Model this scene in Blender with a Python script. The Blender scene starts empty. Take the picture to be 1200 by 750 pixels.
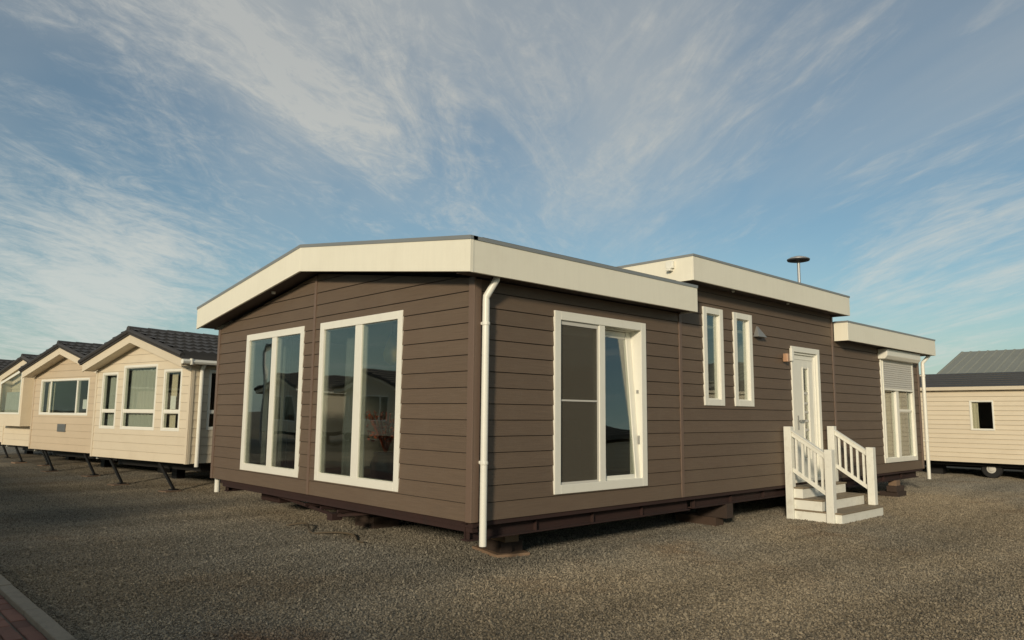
import bpy, bmesh, math, random
import numpy as np
from mathutils import Vector, Matrix
C = bpy.context.scene
random.seed(4); rng = np.random.default_rng(4)
rad = math.radians

# ------------------------------------------------------------------ camera
CAM = dict(f=873.05, yaw=0.81582, pitch=0.125586, roll=0.009798, loc=(-4.6496, -5.4747, 1.5))
cd = bpy.data.cameras.new('camera'); cam = bpy.data.objects.new('camera', cd); C.collection.objects.link(cam)
cd.sensor_fit = 'HORIZONTAL'; cd.sensor_width = 36.0; cd.lens = 36.0 * CAM['f'] / 1200.0
cd.clip_start = 0.05; cd.clip_end = 3000
_f = Vector((math.cos(CAM['yaw']) * math.cos(CAM['pitch']), math.sin(CAM['yaw']) * math.cos(CAM['pitch']), math.sin(CAM['pitch'])))
_r = _f.cross(Vector((0, 0, 1))).normalized(); _u = _r.cross(_f)
_cr, _sr = math.cos(CAM['roll']), math.sin(CAM['roll'])
_r2 = _r * _cr + _u * _sr; _u2 = -_r * _sr + _u * _cr
cam.matrix_world = Matrix(((_r2.x, _u2.x, -_f.x, CAM['loc'][0]), (_r2.y, _u2.y, -_f.y, CAM['loc'][1]), (_r2.z, _u2.z, -_f.z, CAM['loc'][2]), (0, 0, 0, 1)))
C.camera = cam

# ------------------------------------------------------------------ sky, sun, exposure
SUN_AZ = Vector((-0.87, -0.49)).normalized(); SUN_EL = rad(15)
w = bpy.data.worlds.new('World'); C.world = w; w.use_nodes = True
N = w.node_tree.nodes; L = w.node_tree.links; N.clear()
def nd(t, **k):
    n = N.new(t)
    for a, b in k.items(): setattr(n, a, b)
    return n
def mth(op, a, b=None, c=None, clamp=False):
    n = nd('ShaderNodeMath', operation=op, use_clamp=clamp)
    for i, v in enumerate((a, b, c)):
        if v is None: continue
        if isinstance(v, (int, float)): n.inputs[i].default_value = v
        else: L.new(v, n.inputs[i])
    return n.outputs[0]
sky = nd('ShaderNodeTexSky', sky_type='NISHITA', sun_disc=False)
sky.sun_elevation = SUN_EL; sky.sun_rotation = math.atan2(SUN_AZ.x, SUN_AZ.y)
sky.altitude = 20; sky.air_density = 1.0; sky.dust_density = 0.6; sky.ozone_density = 2.0
tc = nd('ShaderNodeTexCoord'); sep = nd('ShaderNodeSeparateXYZ'); L.new(tc.outputs['Generated'], sep.inputs[0])
zc = mth('ADD', mth('MAXIMUM', sep.outputs[2], 0.0), 0.16)
px_ = mth('DIVIDE', sep.outputs[0], zc); py_ = mth('DIVIDE', sep.outputs[1], zc)
comb = nd('ShaderNodeCombineXYZ'); L.new(px_, comb.inputs[0]); L.new(py_, comb.inputs[1])
def noise(scale_vec, rot, scale, detail, rough, dist=0.0, loc=(0, 0, 0)):
    mp = nd('ShaderNodeMapping', vector_type='TEXTURE'); mp.inputs['Rotation'].default_value = (0, 0, rot); mp.inputs['Scale'].default_value = scale_vec; mp.inputs['Location'].default_value = loc
    L.new(comb.outputs[0], mp.inputs[0])
    n = nd('ShaderNodeTexNoise'); n.inputs['Scale'].default_value = scale; n.inputs['Detail'].default_value = detail
    n.inputs['Roughness'].default_value = rough; n.inputs['Distortion'].default_value = dist
    L.new(mp.outputs[0], n.inputs[0]); return n.outputs[0]
def smooth(v, a, b, o0=0.0, o1=1.0):
    n = nd('ShaderNodeMapRange', interpolation_type='SMOOTHSTEP'); L.new(v, n.inputs[0])
    for i, x in zip((1, 2, 3, 4), (a, b, o0, o1)): n.inputs[i].default_value = x
    return n.outputs[0]
def bank(d, inner, outer):            # a soft cloud bank lying in one part of the sky
    v = Vector(d).normalized()
    dp = nd('ShaderNodeVectorMath', operation='DOT_PRODUCT'); L.new(tc.outputs['Generated'], dp.inputs[0]); dp.inputs[1].default_value = v
    return smooth(dp.outputs['Value'], math.cos(rad(outer)), math.cos(rad(inner)))
side_w = smooth(mth('SUBTRACT', sep.outputs[0], sep.outputs[1]), -0.25, 0.45)
def twin(a, b): return mth('ADD', mth('MULTIPLY', a, mth('SUBTRACT', 1.0, side_w)), mth('MULTIPLY', b, side_w))
streak = twin(noise((2.7, 1.0, 1), rad(31), 3.4, 10, 0.70, 1.3), noise((3.6, 1.0, 1), rad(63), 3.6, 10, 0.68, 0.8, (2, 7, 0)))
fine = twin(noise((1.7, 1.0, 1), rad(20), 14, 8, 0.70, 1.6, (3, 1, 0)), noise((3.5, 1.0, 1), rad(60), 14, 8, 0.66, 0.8, (6, 3, 0)))
veil = noise((2.2, 1.0, 1), rad(55), 1.1, 5, 0.55, 0.5, (5, 2, 0))
cl = mth('ADD', mth('MULTIPLY', streak, 0.66), mth('MULTIPLY', fine, 0.34))
cl = mth('ADD', mth('MULTIPLY', cl, 1.9), -0.45)
wgt = None
CL_BANKS = [((0.477, 0.778, 0.409), 1, 10, 0.05), ((0.424, 0.792, 0.44), 1, 11, 0.04), ((0.532, 0.778, 0.334), 1, 8, 0.09), ((0.373, 0.861, 0.347), 1, 10, 0.08),
            ((0.18, 0.968, 0.165), 2, 10, 0.32), ((0.295, 0.946, 0.134), 1, 9, 0.22), ((0.689, 0.58, 0.435), 3, 20, 0.03), ((0.635, 0.679, 0.369), 1, 12, 0.02), ((0.761, 0.555, 0.335), 1, 12, 0.07), ((0.25, 0.87, 0.42), 1, 10, 0.08),
            ((0.94, 0.278, 0.197), 1, 9, 0.16), ((0.949, 0.21, 0.236), 1, 7, 0.06), ((0.93, 0.33, 0.12), 2, 9, 0.06), ((0.209, 0.939, 0.272), 2, 8, -0.06), ((0.863, 0.448, 0.233), 2, 9, -0.06), ((0.346, 0.909, 0.232), 1, 6, -0.04)]
for d, a, b, s in CL_BANKS:
    t = mth('MULTIPLY', bank(d, a, b), s); wgt = t if wgt is None else mth('ADD', wgt, t)
cl = mth('ADD', cl, wgt)
dens = mth('MULTIPLY', smooth(cl, 0.44, 1.12), 0.80)
dens = mth('ADD', dens, mth('MULTIPLY', smooth(sep.outputs[2], 0.2, 0.5), 0.13))
dens = mth('ADD', dens, mth('MULTIPLY', smooth(veil, 0.30, 0.70), mth('MULTIPLY', smooth(sep.outputs[2], 0.1, 0.45), 0.62)), clamp=True)
hz = smooth(sep.outputs[2], 0.0, 0.22, 1.0, 0.0)
tint = nd('ShaderNodeMix', data_type='RGBA', blend_type='MULTIPLY'); tint.inputs[0].default_value = 1.0
L.new(sky.outputs[0], tint.inputs[6]); tint.inputs[7].default_value = (0.71, 0.785, 0.735, 1)
hmix = nd('ShaderNodeMix', data_type='RGBA'); L.new(mth('MULTIPLY', hz, 0.55), hmix.inputs[0])
L.new(tint.outputs[2], hmix.inputs[6]); hmix.inputs[7].default_value = (3.0, 4.05, 4.1, 1)
ccol = nd('ShaderNodeMix', data_type='RGBA'); L.new(smooth(sep.outputs[2], 0.05, 0.5), ccol.inputs[0])
ccol.inputs[6].default_value = (5.4, 5.6, 5.2, 1); ccol.inputs[7].default_value = (3.7, 3.85, 3.8, 1)
cmix = nd('ShaderNodeMix', data_type='RGBA'); L.new(dens, cmix.inputs[0]); L.new(hmix.outputs[2], cmix.inputs[6]); L.new(ccol.outputs[2], cmix.inputs[7])
bg = nd('ShaderNodeBackground'); bg.inputs[1].default_value = 0.12; L.new(cmix.outputs[2], bg.inputs[0])
wo = nd('ShaderNodeOutputWorld'); L.new(bg.outputs[0], wo.inputs[0])

sl = bpy.data.lights.new('sun', 'SUN'); sun = bpy.data.objects.new('sun', sl); C.collection.objects.link(sun)
sl.energy = 3.1; sl.angle = rad(6); sl.color = (1.0, 0.86, 0.66)
sd = Vector((SUN_AZ.x * math.cos(SUN_EL), SUN_AZ.y * math.cos(SUN_EL), math.sin(SUN_EL)))
sun.rotation_euler = sd.to_track_quat('Z', 'Y').to_euler(); sun.location = (-20, -10, 20)
C.view_settings.view_transform = 'Standard'; C.view_settings.look = 'None'; C.view_settings.gamma = 1.0
C.view_settings.exposure = 0.0; C.view_settings.use_curve_mapping = False

# ------------------------------------------------------------------ materials
def mat(name, col, rough=0.6, metal=0.0, var=0.0, grain=None, bump=0.0, bscale=60, obj_var=0.0, spec=0.5, dirt=None, stretch=(1, 1, 1), coat=0.0):
    m = bpy.data.materials.new(name); m.use_nodes = True
    n = m.node_tree.nodes; l = m.node_tree.links; b = n['Principled BSDF']
    b.inputs['Roughness'].default_value = rough; b.inputs['Metallic'].default_value = metal; b.inputs['Specular IOR Level'].default_value = spec
    b.inputs['Coat Weight'].default_value = coat
    g = n.new('ShaderNodeNewGeometry'); mp = n.new('ShaderNodeMapping'); mp.inputs['Scale'].default_value = stretch; l.new(g.outputs['Position'], mp.inputs[0])
    cur = None
    base = n.new('ShaderNodeRGB'); base.outputs[0].default_value = (*col, 1); cur = base.outputs[0]
    def mul(val, lo, hi):
        nonlocal cur
        r = n.new('ShaderNodeMapRange'); l.new(val, r.inputs[0]); r.inputs[3].default_value = lo; r.inputs[4].default_value = hi
        x = n.new('ShaderNodeMix'); x.data_type = 'RGBA'; x.blend_type = 'MULTIPLY'; x.inputs[0].default_value = 1
        l.new(cur, x.inputs[6]); l.new(r.outputs[0], x.inputs[7]); cur = x.outputs[2]
    if var:
        t = n.new('ShaderNodeTexNoise'); t.inputs['Scale'].default_value = 1.3; t.inputs['Detail'].default_value = 5; l.new(g.outputs['Position'], t.inputs[0]); mul(t.outputs[0], 1 - var, 1 + var)
    if grain:
        t = n.new('ShaderNodeTexNoise'); t.inputs['Scale'].default_value = grain[0]; t.inputs['Detail'].default_value = 6; t.inputs['Roughness'].default_value = 0.65; l.new(mp.outputs[0], t.inputs[0]); mul(t.outputs[0], 1 - grain[1], 1 + grain[1])
    if obj_var:
        o = n.new('ShaderNodeObjectInfo'); mul(o.outputs['Random'], 1 - obj_var, 1 + obj_var)
    if dirt:
        t = n.new('ShaderNodeTexNoise'); t.inputs['Scale'].default_value = dirt[1]; t.inputs['Detail'].default_value = 8; t.inputs['Roughness'].default_value = 0.7; l.new(g.outputs['Position'], t.inputs[0])
        r = n.new('ShaderNodeMapRange'); l.new(t.outputs[0], r.inputs[0]); r.inputs[1].default_value = 0.5; r.inputs[2].default_value = 0.8; r.inputs[3].default_value = 0; r.inputs[4].default_value = dirt[2]
        x = n.new('ShaderNodeMix'); x.data_type = 'RGBA'; l.new(r.outputs[0], x.inputs[0]); l.new(cur, x.inputs[6]); x.inputs[7].default_value = (*dirt[0], 1); cur = x.outputs[2]
    l.new(cur, b.inputs['Base Color'])
    if bump:
        t = n.new('ShaderNodeTexNoise'); t.inputs['Scale'].default_value = bscale; t.inputs['Detail'].default_value = 6; l.new(mp.outputs[0], t.inputs[0])
        bn = n.new('ShaderNodeBump'); bn.inputs['Strength'].default_value = bump; bn.inputs['Distance'].default_value = 0.004; l.new(t.outputs[0], bn.inputs['Height']); l.new(bn.outputs[0], b.inputs['Normal'])
    return m
def glassmat(name, tintc=(0.84, 0.86, 0.83), gain=0.85, wob=0.02, base=0.13):
    m = bpy.data.materials.new(name); m.use_nodes = True
    n = m.node_tree.nodes; l = m.node_tree.links; n.clear()
    g = n.new('ShaderNodeNewGeometry')
    t = n.new('ShaderNodeTexNoise'); t.inputs['Scale'].default_value = 1.1; t.inputs['Detail'].default_value = 1; l.new(g.outputs['Position'], t.inputs[0])
    bn = n.new('ShaderNodeBump'); bn.inputs['Strength'].default_value = wob; bn.inputs['Distance'].default_value = 0.2; l.new(t.outputs[0], bn.inputs['Height'])
    mm = n.new('ShaderNodeMath'); mm.operation = 'MULTIPLY'; mm.use_clamp = True
    dt = n.new('ShaderNodeVectorMath'); dt.operation = 'DOT_PRODUCT'; l.new(g.outputs['Incoming'], dt.inputs[0]); l.new(g.outputs['Normal'], dt.inputs[1])
    ab = n.new('ShaderNodeMath'); ab.operation = 'ABSOLUTE'; l.new(dt.outputs['Value'], ab.inputs[0])
    iv = n.new('ShaderNodeMath'); iv.operation = 'SUBTRACT'; iv.inputs[0].default_value = 1; l.new(ab.outputs[0], iv.inputs[1])
    pw = n.new('ShaderNodeMath'); pw.operation = 'POWER'; l.new(iv.outputs[0], pw.inputs[0]); pw.inputs[1].default_value = 4.2
    l.new(pw.outputs[0], mm.inputs[0]); mm.inputs[1].default_value = gain
    ad = n.new('ShaderNodeMath'); ad.operation = 'ADD'; ad.use_clamp = True; l.new(mm.outputs[0], ad.inputs[0]); ad.inputs[1].default_value = base
    tr = n.new('ShaderNodeBsdfTransparent'); tr.inputs[0].default_value = (*tintc, 1)
    gl = n.new('ShaderNodeBsdfGlossy'); gl.inputs['Roughness'].default_value = 0.012; gl.inputs[0].default_value = (0.9, 0.92, 0.9, 1); l.new(bn.outputs[0], gl.inputs['Normal'])
    mx = n.new('ShaderNodeMixShader'); l.new(ad.outputs[0], mx.inputs[0]); l.new(tr.outputs[0], mx.inputs[1]); l.new(gl.outputs[0], mx.inputs[2])
    o = n.new('ShaderNodeOutputMaterial'); l.new(mx.outputs[0], o.inputs[0]); return m
M = {}
M['board'] = mat('brown_board', (0.130, 0.091, 0.060), 0.62, var=0.06, grain=(9, 0.30), stretch=(0.3, 0.3, 11), bump=0.6, bscale=30, obj_var=0.045, dirt=((0.175, 0.14, 0.10), 2.2, 0.25))
M['core'] = mat('brown_core', (0.03, 0.021, 0.015), 0.85)
M['trim_brown'] = mat('brown_trim', (0.155, 0.105, 0.075), 0.5, grain=(8, 0.06), stretch=(6, 6, .5))
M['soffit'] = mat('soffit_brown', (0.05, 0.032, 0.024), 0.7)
M['cream'] = mat('cream_fascia', (0.80, 0.76, 0.62), 0.5, var=0.03, grain=(4, 0.05), stretch=(5, 5, 0.35), dirt=((0.60, 0.55, 0.42), 1.6, 0.25))
M['white'] = mat('white_upvc', (0.78, 0.76, 0.66), 0.35, var=0.03, dirt=((0.55, 0.5, 0.4), 6, 0.2))
M['stair_white'] = mat('stair_white', (0.76, 0.75, 0.66), 0.42, var=0.04, dirt=((0.42, 0.37, 0.28), 7, 0.45))
M['tread'] = mat('composite_tread', (0.23, 0.18, 0.115), 0.75, grain=(14, 0.2), stretch=(0.6, 6, 1), dirt=((0.16, 0.13, 0.10), 9, 0.6))
M['metal_trim'] = mat('zinc_trim', (0.33, 0.33, 0.31), 0.45, metal=0.5, var=0.1)
M['roof_felt'] = mat('roof_felt', (0.06, 0.06, 0.06), 0.9)
M['red_steel'] = mat('red_oxide_steel', (0.028, 0.011, 0.008), 0.85, var=0.2, grain=(12, 0.3), dirt=((0.012, 0.009, 0.007), 6, 0.8))
M['black_steel'] = mat('black_steel', (0.009, 0.008, 0.007), 0.6, var=0.2)
M['timber'] = mat('timber', (0.07, 0.042, 0.026), 0.85, grain=(10, 0.35), stretch=(1, 5, 6), bump=0.5, dirt=((0.06, 0.04, 0.03), 7, 0.8), obj_var=0.2)
M['pale_timber'] = mat('pale_timber', (0.20, 0.13, 0.08), 0.85, grain=(10, 0.35), stretch=(1, 5, 6), bump=0.5, obj_var=0.2)
M['dark_timber'] = mat('dark_timber', (0.045, 0.028, 0.019), 0.85, grain=(10, 0.35), stretch=(1, 5, 6), bump=0.5, dirt=((0.03, 0.02, 0.015), 7, 0.7), obj_var=0.2)
M['glass'] = glassmat('window_glass')
M['glass_side'] = glassmat('caravan_glass', (0.88, 0.90, 0.87), 0.45, 0.02, 0.045)
M['interior'] = mat('interior_wall', (0.34, 0.31, 0.26), 0.8, var=0.05)
M['interior_floor'] = mat('interior_floor', (0.13, 0.09, 0.06), 0.6)
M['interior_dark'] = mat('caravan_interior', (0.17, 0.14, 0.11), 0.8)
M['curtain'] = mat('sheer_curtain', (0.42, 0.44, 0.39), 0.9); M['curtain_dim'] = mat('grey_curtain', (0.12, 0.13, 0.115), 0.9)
M['screen'] = mat('brown_screen', (0.105, 0.092, 0.066), 0.9)
_n = M['screen'].node_tree.nodes; _l = M['screen'].node_tree.links; _t = _n.new('ShaderNodeBsdfTransparent'); _m = _n.new('ShaderNodeMixShader'); _m.inputs[0].default_value = 0.55
_l.new(_t.outputs[0], _m.inputs[1]); _l.new(_n['Principled BSDF'].outputs[0], _m.inputs[2]); _l.new(_m.outputs[0], _n['Material Output'].inputs[0])
M['curtain_cream'] = mat('cream_curtain', (0.62, 0.55, 0.42), 0.9)
M['curtain_tan'] = mat('tan_curtain', (0.36, 0.30, 0.20), 0.9, grain=(20, 0.1))
M['clad'] = mat('cream_cladding', (0.66, 0.572, 0.425), 0.5, var=0.05, grain=(10, 0.04), stretch=(.3, .3, 6), obj_var=0.03, dirt=((0.48, 0.39, 0.26), 2.5, 0.25))
M['clad_tan'] = mat('tan_cladding', (0.55, 0.445, 0.31), 0.55, var=0.05, grain=(10, 0.05), stretch=(.3, .3, 6), obj_var=0.03, dirt=((0.42, 0.34, 0.23), 2.5, 0.3))
M['clad_core'] = mat('cream_core', (0.30, 0.26, 0.19), 0.7)
M['tile'] = mat('dark_roof_tile', (0.050, 0.046, 0.043), 0.6, var=0.2, grain=(40, 0.2), obj_var=0.15, bump=0.3)
M['shingle'] = mat('slate_shingle', (0.055, 0.053, 0.049), 0.7, var=0.15, obj_var=0.1)
M['barn_roof'] = mat('grey_metal_roof', (0.23, 0.235, 0.195), 0.6, metal=0.0, var=0.12, stretch=(1, 1, 1))
M['barn_wall'] = mat('barn_wall', (0.22, 0.22, 0.20), 0.7, var=0.1)
M['lamp_grey'] = mat('lamp_grey', (0.36, 0.37, 0.37), 0.45, metal=0.4)
M['lamp_dark'] = mat('lamp_dark', (0.03, 0.03, 0.035), 0.5)
M['black'] = mat('black_rubber', (0.012, 0.012, 0.012), 0.75)
M['hub'] = mat('wheel_hub', (0.6, 0.58, 0.52), 0.4, metal=0.1)
M['vent'] = mat('grey_vent', (0.13, 0.14, 0.135), 0.5)
M['kerb'] = mat('concrete_kerb', (0.23, 0.20, 0.15), 0.9, var=0.2, grain=(60, 0.25), bump=0.5, dirt=((0.06, 0.05, 0.04), 8, 0.6), obj_var=0.06)
M['brick'] = mat('red_brick', (0.17, 0.078, 0.052), 0.9, var=0.15, grain=(70, 0.25), bump=0.5, obj_var=0.28, dirt=((0.05, 0.035, 0.03), 8, 0.5))
M['sand'] = mat('joint_sand', (0.13, 0.105, 0.075), 0.95, grain=(90, 0.3))
M['leaf_red'] = mat('rust_leaves', (0.42, 0.10, 0.045), 0.6, obj_var=0.2)
M['pot'] = mat('dark_pot', (0.03, 0.02, 0.018), 0.3)
M['amber'] = mat('amber_shade', (0.45, 0.30, 0.06), 0.3)
M['copper'] = mat('copper_lamp', (0.55, 0.33, 0.20), 0.35, metal=0.3)
M['paper'] = mat('paper_card', (0.8, 0.8, 0.76), 0.7)
M['ivory'] = mat('ivory_blind', (0.55, 0.53, 0.47), 0.6)
M['hose'] = mat('tan_hose', (0.10, 0.075, 0.045), 0.6)

# ------------------------------------------------------------------ helpers
WP = {}
class Fr:                        # a wall frame: s runs along the wall, z up, d outwards
    def __init__(f, o, u, n): f.o = Vector(o); f.u = Vector(u).normalized(); f.n = Vector(n).normalized()
    def p(f, s, z, d=0.0): return f.o + f.u * s + f.n * d + Vector((0, 0, z))
WORLD = Fr((0, 0, 0), (1, 0, 0), (0, 1, 0))
def hexa(bm, P):                 # 8 points: bottom ring 0-3, top ring 4-7
    v = [bm.verts.new(p) for p in P]
    for q in ((0, 1, 2, 3), (7, 6, 5, 4), (0, 4, 5, 1), (1, 5, 6, 2), (2, 6, 7, 3), (3, 7, 4, 0)): bm.faces.new([v[i] for i in q])
def fbox(bm, F, s0, s1, z0, z1, d0, d1):
    hexa(bm, [F.p(s0, z0, d0), F.p(s1, z0, d0), F.p(s1, z0, d1), F.p(s0, z0, d1), F.p(s0, z1, d0), F.p(s1, z1, d0), F.p(s1, z1, d1), F.p(s0, z1, d1)])
def box(bm, x0, x1, y0, y1, z0, z1): fbox(bm, WORLD, x0, x1, z0, z1, y0, y1)
def prism(bm, F, poly, d0, d1):  # poly in (s,z); d0/d1 numbers or functions of z
    fa = (lambda z: d0) if not callable(d0) else d0; fb = (lambda z: d1) if not callable(d1) else d1
    a = [bm.verts.new(F.p(s, z, fa(z))) for s, z in poly]; b = [bm.verts.new(F.p(s, z, fb(z))) for s, z in poly]
    bm.faces.new(a); bm.faces.new(b[::-1]); k = len(poly)
    for i in range(k): bm.faces.new((a[i], b[i], b[(i + 1) % k], a[(i + 1) % k]))
def tube(bm, pts, r, seg=10, r1=None):
    pts = [Vector(p) for p in pts]; rings = []
    for i, p in enumerate(pts):
        t = (pts[min(i + 1, len(pts) - 1)] - pts[max(i - 1, 0)]).normalized()
        a = t.orthogonal().normalized() if i == 0 else (pa - t * pa.dot(t)).normalized()
        pa = a; b = t.cross(a); rr = r if r1 is None else r + (r1 - r) * i / (len(pts) - 1)
        rings.append([bm.verts.new(p + (a * math.cos(2 * math.pi * k / seg) + b * math.sin(2 * math.pi * k / seg)) * rr) for k in range(seg)])
    for A, B in zip(rings, rings[1:]):
        for k in range(seg): bm.faces.new((A[k], A[(k + 1) % seg], B[(k + 1) % seg], B[k]))
    bm.faces.new(rings[0][::-1]); bm.faces.new(rings[-1])
def lathe(bm, c, prof, seg=20, axis='Z'):
    c = Vector(c); rings = []
    for r, h in prof:
        ring = []
        for k in range(seg):
            a = 2 * math.pi * k / seg; v = Vector((r * math.cos(a), r * math.sin(a), h))
            if axis == 'X': v = Vector((h, v.x, v.y))
            if axis == 'Y': v = Vector((v.x, h, v.y))
            ring.append(bm.verts.new(c + v))
        rings.append(ring)
    for A, B in zip(rings, rings[1:]):
        for k in range(seg): bm.faces.new((A[k], A[(k + 1) % seg], B[(k + 1) % seg], B[k]))
    bm.faces.new(rings[0]); bm.faces.new(rings[-1])
def place(o, wpos, parent):
    WP[o.name] = Vector(wpos)
    if parent is not None: o.parent = parent; o.location = Vector(wpos) - WP[parent.name]
    else: o.location = wpos
def obj(name, bm, m, parent=None, bevel=0.0, smooth=False, kind=None):
    bmesh.ops.recalc_face_normals(bm, faces=bm.faces)
    xs = [v.co for v in bm.verts]
    lo = Vector((min(v.x for v in xs), min(v.y for v in xs), min(v.z for v in xs))); hi = Vector((max(v.x for v in xs), max(v.y for v in xs), max(v.z for v in xs)))
    c = Vector(((lo.x + hi.x) / 2, (lo.y + hi.y) / 2, lo.z))
    bmesh.ops.translate(bm, vec=-c, verts=bm.verts)
    me = bpy.data.meshes.new(name); bm.to_mesh(me); bm.free()
    me.materials.append(M[m] if isinstance(m, str) else m)
    if smooth:
        for p in me.polygons: p.use_smooth = True
    o = bpy.data.objects.new(name, me); C.collection.objects.link(o); place(o, c, parent)
    if bevel:
        b = o.modifiers.new('bevel', 'BEVEL'); b.width = bevel; b.segments = 2; b.limit_method = 'ANGLE'
    if kind: o['kind'] = kind
    return o
def B(): return bmesh.new()
def tag(o, label, cat, group=None):
    o['label'] = label; o['category'] = cat
    if group: o['group'] = group
    return o
def empty(name, loc, label, cat, group=None):
    o = bpy.data.objects.new(name, None); C.collection.objects.link(o); place(o, Vector(loc), None); o.empty_display_size = 0.3
    return tag(o, label, cat, group)
def link_piece(name, me, wpos, parent):
    o = bpy.data.objects.new(name, me); C.collection.objects.link(o); o.parent = parent; o.location = Vector(wpos) - WP[parent.name]; return o
def dup(src, off, parent=None, **tags):          # copy of a thing or part with its children, moved by off
    ch = [c for c in src.children]
    o = src.copy(); C.collection.objects.link(o); o.parent = parent; o.location = src.location + Vector(off)
    WP[o.name] = WP[src.name] + Vector(off)
    for k, v in tags.items(): o[k] = v
    for c in ch: dup(c, (0, 0, 0), o)
    return o
def clip(poly, hps):
    for a, b, c in hps:
        out = []
        for i in range(len(poly)):
            p, q = poly[i], poly[(i + 1) % len(poly)]
            fp, fq = a * p[0] + b * p[1] - c, a * q[0] + b * q[1] - c
            if fp <= 1e-9: out.append(p)
            if (fp < -1e-9 and fq > 1e-9) or (fp > 1e-9 and fq < -1e-9):
                t = fp / (fp - fq); out.append((p[0] + (q[0] - p[0]) * t, p[1] + (q[1] - p[1]) * t))
        poly = out
        if len(poly) < 3: return None
    return poly
def row_groups(sa, sb, za, zb, ops):
    br = sorted({sa, sb, *[min(max(x, sa), sb) for o in ops if o[2] < zb and o[3] > za for x in (o[0], o[1])]})
    cols = []
    for a, b in zip(br, br[1:]):
        if b - a < 1e-4: continue
        zs = [(za, zb)]
        for o in ops:
            if o[0] < b - 1e-5 and o[1] > a + 1e-5:
                nz = []
                for z0, z1 in zs:
                    if o[2] > z0: nz.append((z0, min(z1, o[2])))
                    if o[3] < z1: nz.append((max(z0, o[3]), z1))
                zs = [z for z in nz if z[1] - z[0] > 0.004]
        cols.append((a, b, zs))
    groups = []; prev = []
    for a, b, zs in cols:
        now = []
        for z0, z1 in zs:
            g = None
            for (y0, y1, gg) in prev:
                if y0 < z1 and y1 > z0:
                    if g is None: g = gg
                    elif gg is not g: g.extend(gg); groups.remove(gg); prev = [(p0, p1, g if pg is gg else pg) for p0, p1, pg in prev]; now = [(p0, p1, g if pg is gg else pg) for p0, p1, pg in now]
            if g is None: g = []; groups.append(g)
            g.append((a, b, z0, z1)); now.append((z0, z1, g))
        prev = now
    return groups
def core_wall(F, s0, s1, z0, z1, ops, hps, d0, d1, m, parent, name='wall'):
    bm = B()
    zs = sorted({z0, z1, *[o[2] for o in ops], *[o[3] for o in ops]})
    for za, zb in zip(zs, zs[1:]):
        ss = sorted({s0, s1, *[x for o in ops for x in (o[0], o[1])]})
        for g in row_groups(s0, s1, za, zb, ops):
            for a, b, y0, y1 in g:
                q = clip([(a, y0), (b, y0), (b, y1), (a, y1)], hps)
                if q: prism(bm, F, q, d0, d1)
    return obj(name, bm, m, parent)
def boards(F, secs, z0, z1, pitch, ops, hps, m, parent, first=None, prof=(0.014, 0.003), gap=0.008, join=False, name='board'):
    z = z0; k = 0; jb = B()
    while z < z1 - 0.01:
        za = z; zb = z + (first if (k == 0 and first) else pitch); z = zb; k += 1
        dep = lambda zz, za=za, p=(zb - za): prof[0] + (prof[1] - prof[0]) * (zz - za) / p
        for sa, sb in secs:
            for g in row_groups(sa, sb, za + (0 if k == 1 else gap), min(zb, z1), ops):
                bm = jb if join else B(); n0 = len(bm.faces)
                for a, b, y0, y1 in g:
                    q = clip([(a, y0), (b, y0), (b, y1), (a, y1)], hps)
                    if q: prism(bm, F, q, -0.003, dep)
                if join: continue
                if len(bm.faces) == 0: bm.free(); continue
                obj(name, bm, m, parent)
    if join: return obj('cladding', jb, m, parent, kind='stuff')
    jb.free()
def window(F, s0, s1, z0, z1, parent, fw=0.09, mull=(), trans=(), depth=0.08, proud=0.03, pane_d=-0.035, m='white', gm='glass', bead=0.028, skip=(), name='window'):
    """mull: (s centre, width); trans: (z, width, s from, s to)"""
    bm = B()
    fbox(bm, F, s0, s0 + fw, z0, z1, -depth, proud); fbox(bm, F, s1 - fw, s1, z0, z1, -depth, proud)
    fbox(bm, F, s0 + fw, s1 - fw, z0, z0 + fw, -depth, proud); fbox(bm, F, s0 + fw, s1 - fw, z1 - fw, z1, -depth, proud)
    for s, wd in mull: fbox(bm, F, s - wd / 2, s + wd / 2, z0 + fw, z1 - fw, -depth, proud - 0.008)
    fr = obj(name, bm, m, parent, bevel=0.004)
    edges = [s0 + fw] + [x for s, wd in mull for x in (s - wd / 2, s + wd / 2)] + [s1 - fw]
    for i in range(0, len(edges), 2):
        a, b = edges[i], edges[i + 1]
        if i // 2 in skip: continue
        cut = sorted(t for t in trans if t[2] <= (a + b) / 2 <= t[3])
        zz = [z0 + fw] + [y for t in cut for y in (t[0] - t[1] / 2, t[0] + t[1] / 2)] + [z1 - fw]
        for t in cut:
            q = B(); fbox(q, F, a, b, t[0] - t[1] / 2, t[0] + t[1] / 2, -0.05, 0.0); obj('glazing_bar', q, m, fr)
        for j in range(0, len(zz), 2):
            y0, y1 = zz[j], zz[j + 1]
            q = B()
            if bead:
                fbox(q, F, a, a + bead, y0, y1, -0.06, -0.008); fbox(q, F, b - bead, b, y0, y1, -0.06, -0.008)
                fbox(q, F, a + bead, b - bead, y0, y0 + bead, -0.06, -0.008); fbox(q, F, a + bead, b - bead, y1 - bead, y1, -0.06, -0.008)
                obj('bead', q, m, fr)
            else: q.free()
            q = B(); fbox(q, F, a + bead * .9, b - bead * .9, y0 + bead * .9, y1 - bead * .9, pane_d - 0.006, pane_d); obj('pane', q, gm, fr)
    return fr
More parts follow.
